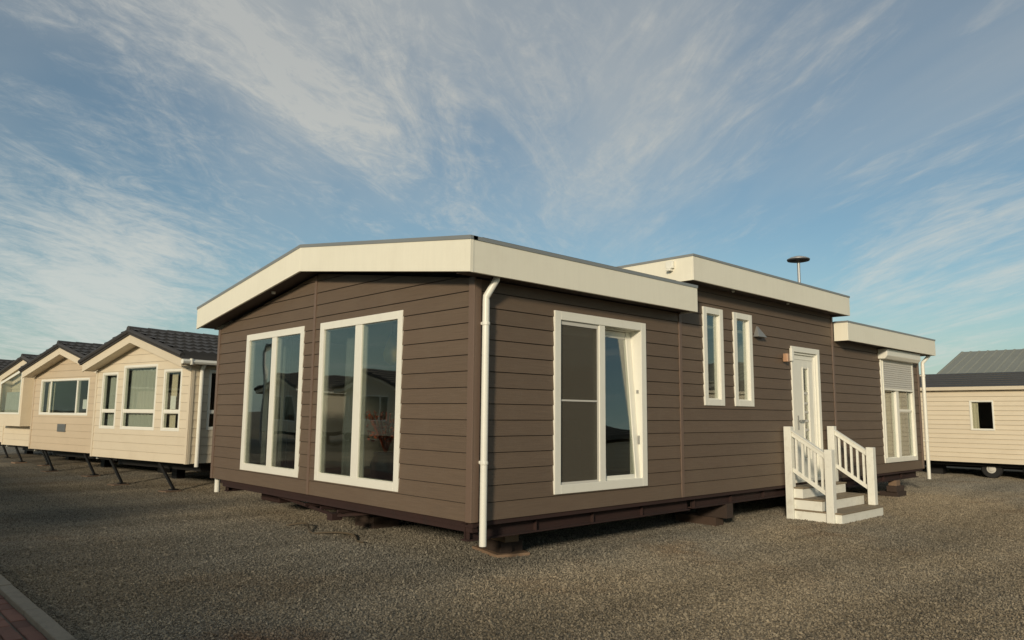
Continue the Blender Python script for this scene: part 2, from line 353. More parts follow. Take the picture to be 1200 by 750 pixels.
def curtain(F, s0, s1, z0, z1, d, m, label, waves=7, amp=0.025, gather=0.0):
    bm = B(); n = waves * 8; rows = 7; g = []
    for j in range(rows + 1):
        t = j / rows; z = z1 + (z0 - z1) * t; r = []
        for i in range(n + 1):
            x = i / n; s = s0 + (s1 - s0) * x * (1 - gather * t)
            r.append(bm.verts.new(F.p(s, z, d + amp * math.sin(x * waves * 2 * math.pi) * (0.6 + 0.4 * t) + 0.008 * math.sin(x * 37 + t * 3))))
        g.append(r)
    for a, b in zip(g, g[1:]):
        for i in range(n): bm.faces.new((a[i], a[i + 1], b[i + 1], b[i]))
    o = obj('curtain', bm, m, None, smooth=True)
    s = o.modifiers.new('cloth', 'SOLIDIFY'); s.thickness = 0.003
    return tag(o, label, 'curtain')

# ------------------------------------------------------------------ ground
def ground_nodes(name, stones):
    m = bpy.data.materials.new(name); m.use_nodes = True
    n = m.node_tree.nodes; l = m.node_tree.links; b = n['Principled BSDF']; b.inputs['Roughness'].default_value = 0.9; b.inputs['Specular IOR Level'].default_value = 0.25
    g = n.new('ShaderNodeNewGeometry')
    def tn(sc, det=5, ro=0.6, st=(1, 1, 1)):
        mp = n.new('ShaderNodeMapping'); mp.inputs['Scale'].default_value = st; l.new(g.outputs['Position'], mp.inputs[0])
        t = n.new('ShaderNodeTexNoise'); t.inputs['Scale'].default_value = sc; t.inputs['Detail'].default_value = det; t.inputs['Roughness'].default_value = ro; l.new(mp.outputs[0], t.inputs[0]); return t.outputs[0]
    def mr(v, a, b_, c, d):
        r = n.new('ShaderNodeMapRange'); l.new(v, r.inputs[0])
        for i, x in zip((1, 2, 3, 4), (a, b_, c, d)): r.inputs[i].default_value = x
        return r.outputs[0]
    def mix(f, a, b_, bt='MIX'):
        x = n.new('ShaderNodeMix'); x.data_type = 'RGBA'; x.blend_type = bt
        for i, v in ((0, f), (6, a), (7, b_)):
            if isinstance(v, tuple): x.inputs[i].default_value = v
            elif isinstance(v, float): x.inputs[i].default_value = v
            else: l.new(v, x.inputs[i])
        return x.outputs[2]
    warm = mr(tn(0.16, 4, 0.55), 0.42, 0.60, 0.0, 1.0)
    base = mix(warm, (0.20, 0.183, 0.146, 1), (0.245, 0.202, 0.138, 1))
    brown = mr(tn(0.55, 6, 0.65), 0.56, 0.74, 0.0, 0.75)
    base = mix(brown, base, (0.20, 0.14, 0.085, 1))
    dpos = n.new('ShaderNodeVectorMath'); dpos.operation = 'DISTANCE'; l.new(g.outputs['Position'], dpos.inputs[0]); dpos.inputs[1].default_value = (-2.35, -0.75, 0.0)
    wob_ = n.new('ShaderNodeMath'); wob_.operation = 'MULTIPLY_ADD'; l.new(tn(2.2, 5, 0.7), wob_.inputs[0]); wob_.inputs[1].default_value = 1.1; l.new(dpos.outputs['Value'], wob_.inputs[2])
    base = mix(mr(wob_.outputs[0], 0.75, 1.15, 0.7, 0.0), base, (0.13, 0.075, 0.04, 1))
    tr = mr(tn(0.5, 3, 0.5, (0.25, 1.6, 1)), 0.35, 0.65, 0.76, 1.16)   # wheel tracks
    base = mix(1.0, base, tr, 'MULTIPLY')
    if stones:
        at = n.new('ShaderNodeAttribute'); at.attribute_name = 'tint'
        r = n.new('ShaderNodeMapRange'); l.new(at.outputs['Fac'], r.inputs[0]); r.inputs[3].default_value = 0.42; r.inputs[4].default_value = 1.6
        base = mix(1.0, base, r.outputs[0], 'MULTIPLY')
        hue = mr(at.outputs['Fac'], 0.86, 0.95, 0.0, 0.6); base = mix(hue, base, (0.26, 0.22, 0.16, 1))
    else:
        vo = n.new('ShaderNodeTexVoronoi'); vo.inputs['Scale'].default_value = 55; l.new(g.outputs['Position'], vo.inputs[0])
        sc = n.new('ShaderNodeSeparateColor'); l.new(vo.outputs['Color'], sc.inputs[0])
        base = mix(1.0, base, mr(sc.outputs[0], 0, 1, 0.45, 1.45), 'MULTIPLY')
        base = mix(1.0, base, mr(tn(14, 6, 0.75), 0.3, 0.7, 0.7, 1.25), 'MULTIPLY')
        dd = mr(vo.outputs['Distance'], 0.0, 0.012, 1.0, 0.0)
        bn = n.new('ShaderNodeBump'); bn.inputs['Strength'].default_value = 0.9; bn.inputs['Distance'].default_value = 0.012
        l.new(vo.outputs['Distance'], bn.inputs['Height']); bn.invert = True; l.new(bn.outputs[0], b.inputs['Normal'])
    l.new(base, b.inputs['Base Color']); return m
M['ground'] = ground_nodes('gravel_ground', False); M['stones'] = ground_nodes('gravel_stones', True)
bm = B(); R_ = 900
v = [bm.verts.new(p) for p in ((-R_, -R_, 0), (R_, -R_, 0), (R_, R_, 0), (-R_, R_, 0))]; bm.faces.new(v)
g_ = obj('ground', bm, 'ground'); g_['kind'] = 'structure'

def gravel():
    n = 4600; T = 1.0
    x = rng.uniform(-T / 2, T / 2, n); y = rng.uniform(-T / 2, T / 2, n)
    r = np.clip(rng.lognormal(math.log(0.0065), 0.30, n), 0.003, 0.016)
    base = np.array([[1, 0, 0], [0, 1, 0], [-1, 0, 0], [0, -1, 0], [0, 0, 1], [0, 0, -1]], float)
    fc = np.array([[0, 1, 4], [1, 2, 4], [2, 3, 4], [3, 0, 4], [1, 0, 5], [2, 1, 5], [3, 2, 5], [0, 3, 5]])
    V = base[None] * rng.uniform(0.55, 1.25, (n, 6, 1)) + rng.normal(0, 0.22, (n, 6, 3))
    an = rng.uniform(0, 2 * np.pi, n); tl = rng.normal(0, 0.5, n)
    ca, sa, ct, st = np.cos(an), np.sin(an), np.cos(tl), np.sin(tl)
    X = V[:, :, 0]; Y = V[:, :, 1]; Z = V[:, :, 2] * 0.75
    X, Z = X * ct[:, None] - Z * st[:, None], X * st[:, None] + Z * ct[:, None]
    X, Y = X * ca[:, None] - Y * sa[:, None], X * sa[:, None] + Y * ca[:, None]
    P = np.stack([X, Y, Z], 2) * r[:, None, None]
    P[:, :, 0] += x[:, None]; P[:, :, 1] += y[:, None]; P[:, :, 2] += (0.003 + rng.uniform(0, 0.008, n))[:, None]
    F = (fc[None] + 6 * np.arange(n)[:, None, None]).reshape(-1, 3)
    me = bpy.data.meshes.new('gravel'); me.from_pydata(P.reshape(-1, 3).tolist(), [], F.tolist())
    a = me.attributes.new('tint', 'FLOAT', 'FACE'); a.data.foreach_set('value', np.repeat(rng.uniform(0, 1, n), 8).astype(np.float32))
    me.materials.append(M['stones'])
    o = bpy.data.objects.new('gravel', me); C.collection.objects.link(o); o['kind'] = 'stuff'
    o['label'] = 'grey brown crushed stone gravel covering the sales yard'; o['category'] = 'gravel'
    ng = bpy.data.node_groups.new('scatter', 'GeometryNodeTree'); ng.interface.new_socket('Geometry', in_out='INPUT', socket_type='NodeSocketGeometry'); ng.interface.new_socket('Geometry', in_out='OUTPUT', socket_type='NodeSocketGeometry')
    gi = ng.nodes.new('NodeGroupInput'); go = ng.nodes.new('NodeGroupOutput')
    gr = ng.nodes.new('GeometryNodeMeshGrid'); nx, ny = 24, 30
    gr.inputs[0].default_value = nx - 1; gr.inputs[1].default_value = ny - 1; gr.inputs[2].default_value = nx; gr.inputs[3].default_value = ny
    tr = ng.nodes.new('GeometryNodeTransform'); tr.inputs['Translation'].default_value = (-2.74 + (nx - 1) / 2, -11 + (ny - 1) / 2, 0)
    ip = ng.nodes.new('GeometryNodeInstanceOnPoints'); rv = ng.nodes.new('FunctionNodeRandomValue'); rv.data_type = 'INT'; rv.inputs[4].default_value = 0; rv.inputs[5].default_value = 3
    mm = ng.nodes.new('ShaderNodeMath'); mm.operation = 'MULTIPLY'; mm.inputs[1].default_value = math.pi / 2; cx = ng.nodes.new('ShaderNodeCombineXYZ')
    k = ng.links.new
    k(gr.outputs[0], tr.inputs[0]); k(tr.outputs[0], ip.inputs['Points']); k(gi.outputs[0], ip.inputs['Instance'])
    k(rv.outputs[2], mm.inputs[0]); k(mm.outputs[0], cx.inputs[2]); k(cx.outputs[0], ip.inputs['Rotation']); k(ip.outputs[0], go.inputs[0])
    md = o.modifiers.new('scatter', 'NODES'); md.node_group = ng
gravel()

# brick path and kerb at the near left corner
bm = B(); box(bm, -6.4, -3.362, -9.0, 16.0, -0.03, 0.012); path = obj('brick_path', bm, 'sand'); path['kind'] = 'structure'
bm = B(); box(bm, -3.36, -3.262, -9.0, 16.0, -0.05, 0.004); kerb = obj('kerb', bm, 'kerb'); kerb['kind'] = 'structure'
kb = B(); box(kb, -0.051, 0.051, -0.496, 0.496, -0.03, 0.03); km = obj('kerb_stone', kb, 'kerb', kerb, bevel=0.008)
km.location = Vector((-3.311, -5.5, 0.004)) - WP['kerb']; km.name = 'kerb_stone'
for k in range(1, 20):
    o = km.copy(); C.collection.objects.link(o); o.location = Vector((-3.311 + random.uniform(-.003, .003), -5.5 + k, 0.004 + random.uniform(-.003, .003))) - WP['kerb']
bb = B(); box(bb, -0.0475, 0.0475, -0.0985, 0.0985, 0, 0.05); bo = obj('brick', bb, 'brick', path, bevel=0.004); bme = bo.data; bpy.data.objects.remove(bo)
rest = B(); nb = 0; cells = []
for i in range(29):
    for j in range(118):
        x = -3.413 - i * 0.1035 - (0.006 if i else 0); y = -8.2 + j * 0.204 + (0.102 if i % 2 else 0)
        cells.append((math.hypot(x + 3.6, y - 1.4), x, y))
cells.sort()
for q, (dd, x, y) in enumerate(cells):
    if q < 280:
        o = link_piece('brick', bme, (x + random.uniform(-.002, .002), y + random.uniform(-.002, .002), -0.026 + random.uniform(-.003, .003)), path); o.rotation_euler = (random.uniform(-.012, .012), random.uniform(-.012, .012), random.uniform(-.012, .012))
        b = o.modifiers.new('bevel', 'BEVEL'); b.width = 0.004; b.segments = 1
    elif x > -6.3: box(rest, x - .0475, x + .0475, y - .0985, y + .0985, -0.02, 0.023 + random.uniform(-.002, .002))
obj('brick_paving', rest, 'brick', path, kind='stuff')

# ------------------------------------------------------------------ the brown chalet
ZB = 0.487; WY = 6.16; LX = 12.05
H = empty('mobile_home', (0, 0, 0), 'large brown boarded chalet home with cream fascias standing on timber blocks in the yard', 'mobile home')
G = Fr((0, 0, 0), (0, 1, 0), (-1, 0, 0))       # gable wall, s = Y
S = Fr((0, 0, 0), (1, 0, 0), (0, -1, 0))       # long wall, s = X
GH = [(-(3.262 - 2.815) / 3.08, 1, 2.815), ((3.262 - 2.78) / 3.08, 1, 3.262 + (3.262 - 2.78))]
WG1 = (1.18, 2.965, 0.672, 2.611); WG2 = (3.39, 5.12, 0.672, 2.611)
WS = (1.108, 2.715, 0.672, 2.611); WN1 = (3.995, 4.485, 1.639, 2.962); WN2 = (4.765, 5.275, 1.639, 2.962)
DR = (6.465, 7.44, 0.50, 2.60); WE = (10.02, 11.70, 0.665, 2.62)
def inset(o, e=0.02): return (o[0] + e, o[1] - e, o[2] + e, o[3] - e)
gops = [inset(WG1), inset(WG2)]; sops = [inset(WS), inset(WN1), inset(WN2), inset(DR), inset(WE)]
gw = core_wall(G, 0.0, WY, ZB, 3.3, gops, GH, -0.09, 0.0, 'core', H)
PIT = 0.157
boards(G, [(0.0, 3.105), (3.155, WY - 0.055)], ZB, 3.35, PIT, gops, GH, 'board', gw, first=0.164)
sw = core_wall(S, 0.091, 8.0, ZB, 3.24, sops, [], -0.09, 0.0, 'core', H)
boards(S, [(0.07, 3.435)], ZB, 2.81, PIT, sops, [], 'board', sw, first=0.164)
boards(S, [(3.495, 7.97)], ZB, 3.25, PIT, sops, [], 'board', sw, first=0.164)
ew = core_wall(S, 8.001, LX, ZB, 2.85, sops, [], -0.09, -0.001, 'core', H)
boards(S, [(8.03, LX - 0.06)], ZB, 2.81, PIT, sops, [], 'board', ew, first=0.164)
def strip(F, s0, s1, z0, z1, d=0.022, name='cover_strip'):
    bm = B(); fbox(bm, F, s0, s1, z0, z1, -0.002, d); return obj(name, bm, 'trim_brown', H, bevel=0.004)
strip(G, 3.105, 3.155, ZB - .002, 3.24, 0.022); strip(S, 3.435, 3.495, ZB - .002, 3.22, 0.02); strip(S, 7.97, 8.03, ZB - .002, 3.22, 0.02)
bm = B(); box(bm, -0.024, 0.0, -0.024, 0.062, ZB - 0.004, 2.83); box(bm, 0.0, 0.07, -0.024, -0.0005, ZB - 0.004, 2.81); obj('corner_post', bm, 'trim_brown', H, bevel=0.004)
strip(G, WY - 0.055, WY + 0.015, ZB - .004, 2.77, 0.024, 'corner_post'); strip(S, LX - 0.06, LX + 0.02, ZB - .004, 2.80, 0.022, 'corner_post')
# far walls (not seen from the front) and inside
Bk = Fr((0, WY, 0), (1, 0, 0), (0, 1, 0)); En = Fr((LX, 0, 0), (0, 1, 0), (1, 0, 0))
bw = core_wall(Bk, 0.091, LX, ZB, 2.76, [], [], -0.09, 0.0, 'core', H); boards(Bk, [(0.0, LX)], ZB, 2.76, PIT, [], [], 'board', bw, join=True)
nw = core_wall(En, 0.0, WY, ZB, 3.3, [], GH, -0.09, 0.0, 'core', H); boards(En, [(0.0, WY)], ZB, 3.3, PIT, [], GH, 'board', nw, join=True)
bm = B(); box(bm, 0.1, LX - .1, 0.1, WY - .1, ZB + .003, 0.56); obj('floor', bm, 'interior_floor', H)
bm = B(); box(bm, 0.1, LX - .1, 0.1, WY - .1, 2.70, 2.74); obj('ceiling', bm, 'interior', H)
bm = B(); box(bm, 5.6, 5.68, 0.11, WY - .11, 0.562, 2.69); box(bm, 8.6, 8.68, 0.11, WY - .11, 0.562, 2.69)
box(bm, 0.12, 5.59, WY - .14, WY - .105, 0.562, 2.69); obj('partition', bm, 'interior', H)
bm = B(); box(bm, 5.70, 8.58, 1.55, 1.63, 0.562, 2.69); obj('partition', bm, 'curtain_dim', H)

# fascias, trims, soffits, roofs
def gfascia(X0, X1, ya, yb, F=None):
    for side in (0, 1):
        y = (-0.26, 3.08, 6.42)[side:side + 2]; bt = (2.808, 3.256, 2.78)[side:side + 2]; tp = (3.12, 3.565, 3.09)[side:side + 2]
        bm = B(); prism(bm, Fr((X0, 0, 0), (0, 1, 0), (1, 0, 0)), [(y[0], bt[0]), (y[1], bt[1]), (y[1], tp[1]), (y[0], tp[0])], 0, X1 - X0); obj('fascia', bm, 'cream', H, bevel=0.003)
        bm = B(); e = 0.008; prism(bm, Fr((X0 - e, 0, 0), (0, 1, 0), (1, 0, 0)), [(y[0] - (e if side == 0 else 0), tp[0] - .004), (y[1] + (e if side else 0), tp[1] - .004), (y[1] + (e if side else 0), tp[1] + .034), (y[0] - (e if side == 0 else 0), tp[0] + .034)], 0, X1 - X0 + .06); obj('roof_trim', bm, 'metal_trim', H)
gfascia(-0.28, -0.25, 0, 0)
def sbox(name, m, x0, x1, y0, y1, z0, z1, bevel=0.0):
    bm = B(); box(bm, x0, x1, y0, y1, z0, z1); return obj(name, bm, m, H, bevel=bevel)
sbox('fascia', 'cream', -0.25, 3.50, -0.26, -0.23, 2.808, 3.12, 0.003)
bm = B(); box(bm, -0.283, -0.262, -0.2635, -0.2605, 2.806, 3.117); box(bm, -0.262, -0.244, -0.2645, -0.2605, 2.806, 3.117); obj('fascia_corner', bm, 'cream', H)
sbox('roof_trim', 'metal_trim', -0.25, 3.505, -0.268, -0.20, 3.116, 3.152)
sbox('fascia', 'cream', 3.47, 3.50, -0.23, 0.0, 2.808, 3.12)
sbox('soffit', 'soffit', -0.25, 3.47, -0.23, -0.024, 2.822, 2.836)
for side in (0, 1):
    y = (-0.23, 3.08, 6.40)[side:side + 2]; bt = (2.832, 3.278, 2.80)[side:side + 2]
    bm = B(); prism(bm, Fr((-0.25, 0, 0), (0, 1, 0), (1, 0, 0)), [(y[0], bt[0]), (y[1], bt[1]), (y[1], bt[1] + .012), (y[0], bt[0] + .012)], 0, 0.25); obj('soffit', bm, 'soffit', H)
for (xa, xb) in ((-0.24, 3.42), (8.17, 12.36)):
    for side in (0, 1):
        y = (-0.22, 3.08, 6.40)[side:side + 2]; tp = (3.105, 3.545, 3.075)[side:side + 2]
        bm = B(); prism(bm, Fr((xa, 0, 0), (0, 1, 0), (1, 0, 0)), [(y[0], tp[0] - .12), (y[1], tp[1] - .12), (y[1], tp[1]), (y[0], tp[0])], 0, xb - xa); obj('roof', bm, 'roof_felt', H)
sbox('fascia', 'cream', 0.0, LX, WY + .22, WY + .25, 2.79, 3.09)
# raised middle roof
sbox('fascia', 'cream', 3.42, 8.17, -0.26, -0.23, 3.217, 3.532, 0.003)
sbox('fascia', 'cream', 3.42, 3.45, -0.23, 4.2, 3.217, 3.532, 0.003)
sbox('fascia', 'cream', 8.14, 8.17, -0.23, 4.2, 3.217, 3.532, 0.003)
sbox('fascia', 'cream', 3.45, 8.14, 4.17, 4.2, 3.217, 3.532)
sbox('roof_trim', 'metal_trim', 3.412, 8.178, -0.268, -0.21, 3.526, 3.556); sbox('roof_trim', 'metal_trim', 3.412, 3.47, -0.21, 4.2, 3.526, 3.556); sbox('roof_trim', 'metal_trim', 8.12, 8.178, -0.21, 4.2, 3.526, 3.556)
sbox('roof', 'roof_felt', 3.47, 8.12, -0.2, 4.17, 3.40, 3.545)
sbox('soffit', 'soffit', 3.45, 8.14, -0.23, 0.0, 3.232, 3.246); sbox('soffit', 'soffit', 8.0, 8.14, 0.0, 3.5, 3.232, 3.246)
bm = B(); box(bm, 3.455, 3.5, 0.06, 4.1, 2.9, 3.231); box(bm, 7.95, 8.0, 0.1, 4.1, 2.86, 3.231); obj('upper_wall', bm, 'core', H)
# end section
sbox('fascia', 'cream', 8.05, 12.38, -0.26, -0.23, 2.79, 3.10, 0.003); sbox('fascia', 'cream', 8.05, 8.08, -0.23, -0.022, 2.79, 3.10, 0.003); sbox('fascia', 'cream', 12.35, 12.38, -0.23, 6.4, 2.79, 3.10)
sbox('roof_trim', 'metal_trim', 8.042, 12.388, -0.268, -0.21, 3.096, 3.126); sbox('roof_trim', 'metal_trim', 8.042, 8.10, -0.21, -0.03, 3.096, 3.126)
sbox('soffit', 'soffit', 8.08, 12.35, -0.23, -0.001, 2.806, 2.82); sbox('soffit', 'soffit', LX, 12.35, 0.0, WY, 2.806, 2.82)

# windows
window(G, *WG1, H, mull=[(2.073, 0.145)], bead=0.008, pane_d=0.002, proud=0.022); window(G, *WG2, H, mull=[(4.245, 0.13)], bead=0.008, pane_d=0.002, proud=0.022)
ws = window(S, *WS, H, mull=[(1.90, 0.10)], skip=(1,), fw=0.095, pane_d=-0.022, bead=0.007)
bm = B(); fbox(bm, S, 1.24, 1.81, 2.405, 2.485, -0.088, -0.062); obj('blind_box', bm, 'ivory', ws, bevel=0.004)
bm = B(); fbox(bm, S, 1.24, 1.812, 2.375, 2.405, -0.082, -0.064); obj('blind_rail', bm, 'white', ws, bevel=0.004)
bm = B(); fbox(bm, S, 1.204, 1.849, 0.768, 2.515, -0.004, -0.0015); obj('insect_screen', bm, 'screen', ws)
bm = B(); fbox(bm, S, 1.204, 1.224, 0.768, 2.515, -0.001, 0.006); fbox(bm, S, 1.829, 1.849, 0.768, 2.515, -0.001, 0.006); fbox(bm, S, 1.224, 1.829, 2.47, 2.515, -0.001, 0.006); fbox(bm, S, 1.224, 1.829, 0.768, 0.788, -0.001, 0.006); fbox(bm, S, 1.224, 1.829, 1.643, 1.661, -0.001, 0.006); obj('screen_frame', bm, 'ivory', ws)
# tilted sash, hinged at its foot
a0, a1, b0, b1 = 1.955, 2.632, 0.765, 2.50; TA = rad(4.5)
def tp_(s, z, d):     # point in the sash plane, leaning inwards
    zz = z - b0; return S.p(s, b0 + zz * math.cos(TA) + d * math.sin(TA), -0.018 - zz * math.sin(TA) + d * math.cos(TA))
def tbox(bm, s0, s1, z0, z1, d0, d1): hexa(bm, [tp_(*q) for q in ((s0, z0, d0), (s1, z0, d0), (s1, z0, d1), (s0, z0, d1), (s0, z1, d0), (s1, z1, d0), (s1, z1, d1), (s0, z1, d1))])
bm = B(); r = 0.05
tbox(bm, a0, a0 + r, b0, b1, -0.03, 0.006); tbox(bm, a1 - .10, a1, b0, b1, -0.03, 0.016); tbox(bm, a0 + r, a1 - .10, b0, b0 + r, -0.03, 0.006); tbox(bm, a0 + r, a1 - .10, b1 - r, b1, -0.03, 0.006)
tbox(bm, a0 + r, a1 - .10, b1 - r - .03, b1 - r - .0005, -0.02, 0.003)
obj('tilted_sash', bm, 'white', ws, bevel=0.003)
bm = B(); tbox(bm, a0 + r, a1 - .10, b0 + r, b1 - r - .03, -0.004, 0.002); obj('pane', bm, 'glass', ws)
bm = B(); fbox(bm, S, 2.622, 2.640, 0.765, 2.516, -0.16, -0.081); fbox(bm, S, 1.95, 2.622, 2.50, 2.516, -0.16, -0.081); obj('reveal', bm, 'white', ws)
bm = B(); fbox(bm, S, 2.605, 2.622, 1.16, 1.26, -0.03, -0.01); fbox(bm, S, 2.612, 2.622, 1.76, 1.80, -0.05, -0.02); obj('latch', bm, 'metal_trim', ws)
for o_ in (WN1, WN2): window(S, *o_, H, fw=0.085, bead=0.014, pane_d=-0.02)
# door
dm = B(); fbox(dm, S, DR[0], DR[0] + .085, DR[2], DR[3], -0.09, 0.03); fbox(dm, S, DR[1] - .085, DR[1], DR[2], DR[3], -0.09, 0.03); fbox(dm, S, DR[0] + .085, DR[1] - .085, DR[3] - .085, DR[3], -0.09, 0.03); fbox(dm, S, DR[0] + .085, DR[1] - .085, DR[2], DR[2] + .05, -0.09, 0.03)
fbox(dm, S, DR[0] + .085, DR[0] + .12, DR[2] + .05, DR[3] - .085, -0.07, 0.0); fbox(dm, S, DR[1] - .12, DR[1] - .085, DR[2] + .05, DR[3] - .085, -0.07, 0.0); fbox(dm, S, DR[0] + .12, DR[1] - .12, DR[3] - .12, DR[3] - .085, -0.07, 0.0)
door = obj('door', dm, 'white', H, bevel=0.004)
bm = B(); sa, sb, za, zb = DR[0] + .12, DR[1] - .12, DR[2] + .05, DR[3] - .12; ga, gb, gz0, gz1 = 6.93, 7.11, 0.85, 2.27
fbox(bm, S, sa, ga, za, zb, -0.07, -0.025); fbox(bm, S, gb, sb, za, zb, -0.07, -0.025); fbox(bm, S, ga, gb, za, gz0, -0.07, -0.025); fbox(bm, S, ga, gb, gz1, zb, -0.07, -0.025)
for x0, x1, z0, z1 in ((sa + .07, ga - .05, za + .1, zb - .12),):      # raised moulding round the leaf panel
    fbox(bm, S, sa + .03, sa + .045, za + .08, zb - .06, -0.025, -0.018); fbox(bm, S, sb - .045, sb - .03, za + .08, zb - .06, -0.025, -0.018); fbox(bm, S, sa + .045, sb - .045, zb - .075, zb - .06, -0.025, -0.018)
    fbox(bm, S, ga - .025, ga, gz0 - .02, gz1 + .02, -0.025, -0.014); fbox(bm, S, gb, gb + .025, gz0 - .02, gz1 + .02, -0.025, -0.014)
obj('door_leaf', bm, 'white', door, bevel=0.002)
bm = B(); fbox(bm, S, ga, gb, gz0, gz1, -0.055, -0.045); obj('pane', bm, 'glass', door)
for z in (1.86, 1.70, 1.56, 1.42, 1.28, 1.10):
    bm = B(); fbox(bm, S, ga, gb, z, z + 0.035, -0.044, -0.036); obj('glass_bar', bm, 'ivory', door)
bm = B(); fbox(bm, S, 6.69, 6.725, 1.30, 1.52, -0.026, -0.012); fbox(bm, S, 6.69, 6.83, 1.43, 1.455, 0.02, 0.04); fbox(bm, S, 6.70, 6.715, 1.435, 1.45, -0.012, 0.02); obj('handle', bm, 'metal_trim', door, bevel=0.003)
# roller shutter window
we = window(S, WE[0], WE[1], WE[2], WE[3], H, fw=0.08, mull=[(10.80, 0.13)], trans=[(1.64, 0.026, 10.8, 11.7)], bead=0.014, pane_d=-0.02)
bm = B(); bm2 = [(9.99, 0.0), (9.99, 0.17), (9.99, 0.17)]
for prof in ([(0.0, 2.60), (0.13, 2.60), (0.175, 2.66), (0.175, 2.785), (0.0, 2.785)],):
    Fp = Fr((9.97, 0, 0), (0, -1, 0), (1, 0, 0)); prism(bm, Fp, prof, 0, 1.76)
obj('shutter_box', bm, 'white', we, bevel=0.006)
bm = B(); z = 2.055
while z < 2.60:
    Fp = Fr((10.10, 0, 0), (0, -1, 0), (1, 0, 0)); prism(bm, Fp, [(0.023, z), (0.030, z), (0.036, z + .012), (0.036, z + .028), (0.030, z + .038), (0.023, z + .038)], 0, 1.52); z += 0.041
obj('shutter_slats', bm, 'ivory', we, kind='stuff')
bm = B(); fbox(bm, S, 10.10, 11.62, 2.02, 2.055, 0.0225, 0.04); obj('shutter_rail', bm, 'white', we)
for s0 in (10.08, 11.60):
    bm = B(); fbox(bm, S, s0, s0 + .035, 0.75, 2.60, 0.0305, 0.042); obj('shutter_guide', bm, 'white', we)
# downpipes
def downpipe(x, xt, ytop, ztop, zb=0.272, r=0.035, y=-0.075, legs=(2.2, 0.9)):
    bm = B(); tube(bm, [(xt, ytop, 2.83), (xt, ytop, ztop), (x + .0 * (xt - x), y, ztop - 0.17), (x, y, ztop - 0.21), (x, y, 1.6), (x, y, zb)], r, 12)
    o = obj('downpipe', bm, 'white', H, smooth=True)
    m_ = o.modifiers.new('e', 'EDGE_SPLIT'); m_.split_angle = rad(50)
    for z in (2.35, 1.02):
        q = B(); lathe(q, (x, y, z), [(r + .003, 0), (r + .006, .008), (r + .006, .026), (r + .003, .034)], 12); box(q, x - .012, x + .012, y, -0.012, z + .01, z + .035); obj('bracket', q, 'white', o)
downpipe(0.075, 0.14, -0.16, 2.80, y=-0.085)
downpipe(12.13, 12.30, -0.16, 2.80, y=-0.075)
bm = B(); tube(bm, [(0.12, WY + .07, 2.78), (0.12, WY + .07, 1.5), (0.12, WY + .07, 0.26)], 0.04, 12); obj('downpipe', bm, 'white', H)
# lamps, hood, camera
bm = B(); hexa(bm, [S.p(5.33, 2.655, 0.01), S.p(5.58, 2.655, 0.01), S.p(5.58, 2.655, 0.10), S.p(5.33, 2.655, 0.10), S.p(5.43, 2.82, 0.01), S.p(5.47, 2.82, 0.01), S.p(5.46, 2.815, 0.02), S.p(5.44, 2.815, 0.02)]); obj('wall_light', bm, 'metal_trim', H, bevel=0.003)
bm = B(); fbox(bm, S, 6.18, 6.26, 2.335, 2.46, 0.03, 0.10); fbox(bm, S, 6.205, 6.235, 2.35, 2.40, 0.01, 0.03); obj('wall_light', bm, 'copper', H, bevel=0.006)
bm = B(); fbox(bm, S, 6.42, 6.463, 2.36, 2.56, 0.016, 0.06); obj('sensor', bm, 'white', H, bevel=0.006)
K = Fr((3.42, 0, 0), (0, 1, 0), (-1, 0, 0)); bm = B(); fbox(bm, K, 0.02, 0.13, 3.40, 3.50, 0.0, 0.05); fbox(bm, K, 0.04, 0.11, 3.365, 3.395, 0.015, 0.08); o = obj('floodlight', bm, 'white', H, bevel=0.008)
for x in (4.6, 6.2): 
    bm = B(); lathe(bm, (x, -0.13, 3.21), [(0.018, 0), (0.022, 0.022)], 12); obj('spotlight', bm, 'white', H)
for yy, zz in ((4.1, 3.10),):
    bm = B(); lathe(bm, (-0.125, yy, zz), [(0.026, 0), (0.03, 0.03)], 12); obj('spotlight', bm, 'white', H)
# chassis
def beam(x0, x1, y0, y1, z0, z1, lbl=None, m='red_steel', fl=0.05):
    bm = B(); box(bm, x0, x1, y0, y1, z0, z1); o = obj('chassis_beam', bm, m, H); return o
def ibeam(x0, x1, yc, z0, z1, m='red_steel'):
    bm = B(); box(bm, x0, x1, yc - .05, yc + .05, z0, z0 + .014); box(bm, x0, x1, yc - .05, yc + .05, z1 - .014, z1); box(bm, x0, x1, yc - .006, yc + .006, z0 + .014, z1 - .014)
    for k in range(int((x1 - x0) / 0.9)): xx = x0 + .02 + k * .9; box(bm, xx, xx + .01, yc - .048, yc - .0065, z0 + .015, z1 - .015)
    return obj('chassis_beam', bm, m, H)
ibeam(-0.0 + .02, 3.74, 0.12, 0.30, ZB - .02); ibeam(3.80, 11.9, 0.10, 0.315, ZB - .02); ibeam(0.1, 11.9, WY - .3, 0.30, ZB - .02); ibeam(0.3, 11.9, 2.75, 0.28, ZB - .02); ibeam(0.3, 11.9, 3.35, 0.28, ZB - .02)
bm = B(); box(bm, 0.02, 0.07, 0.0, WY - .3, ZB - .055, ZB - .004); box(bm, 0.03, 0.10, 0.02, WY - .35, 0.385, ZB - .056); obj('chassis_rail', bm, 'red_steel', H)
bm = B(); box(bm, 0.07, LX - .05, 0.0, 0.03, ZB - .045, ZB - .003); obj('chassis_rail', bm, 'red_steel', H)
for x in (1.2, 2.4, 3.6, 4.8, 6.0, 7.2, 8.4, 9.6, 10.8, 11.8): beam(x, x + .06, 0.19, WY - .36, 0.34, ZB - .03)
sbox('underfloor', 'black_steel', 0.11, LX - .05, 0.05, WY - .05, ZB - .018, ZB - .001)
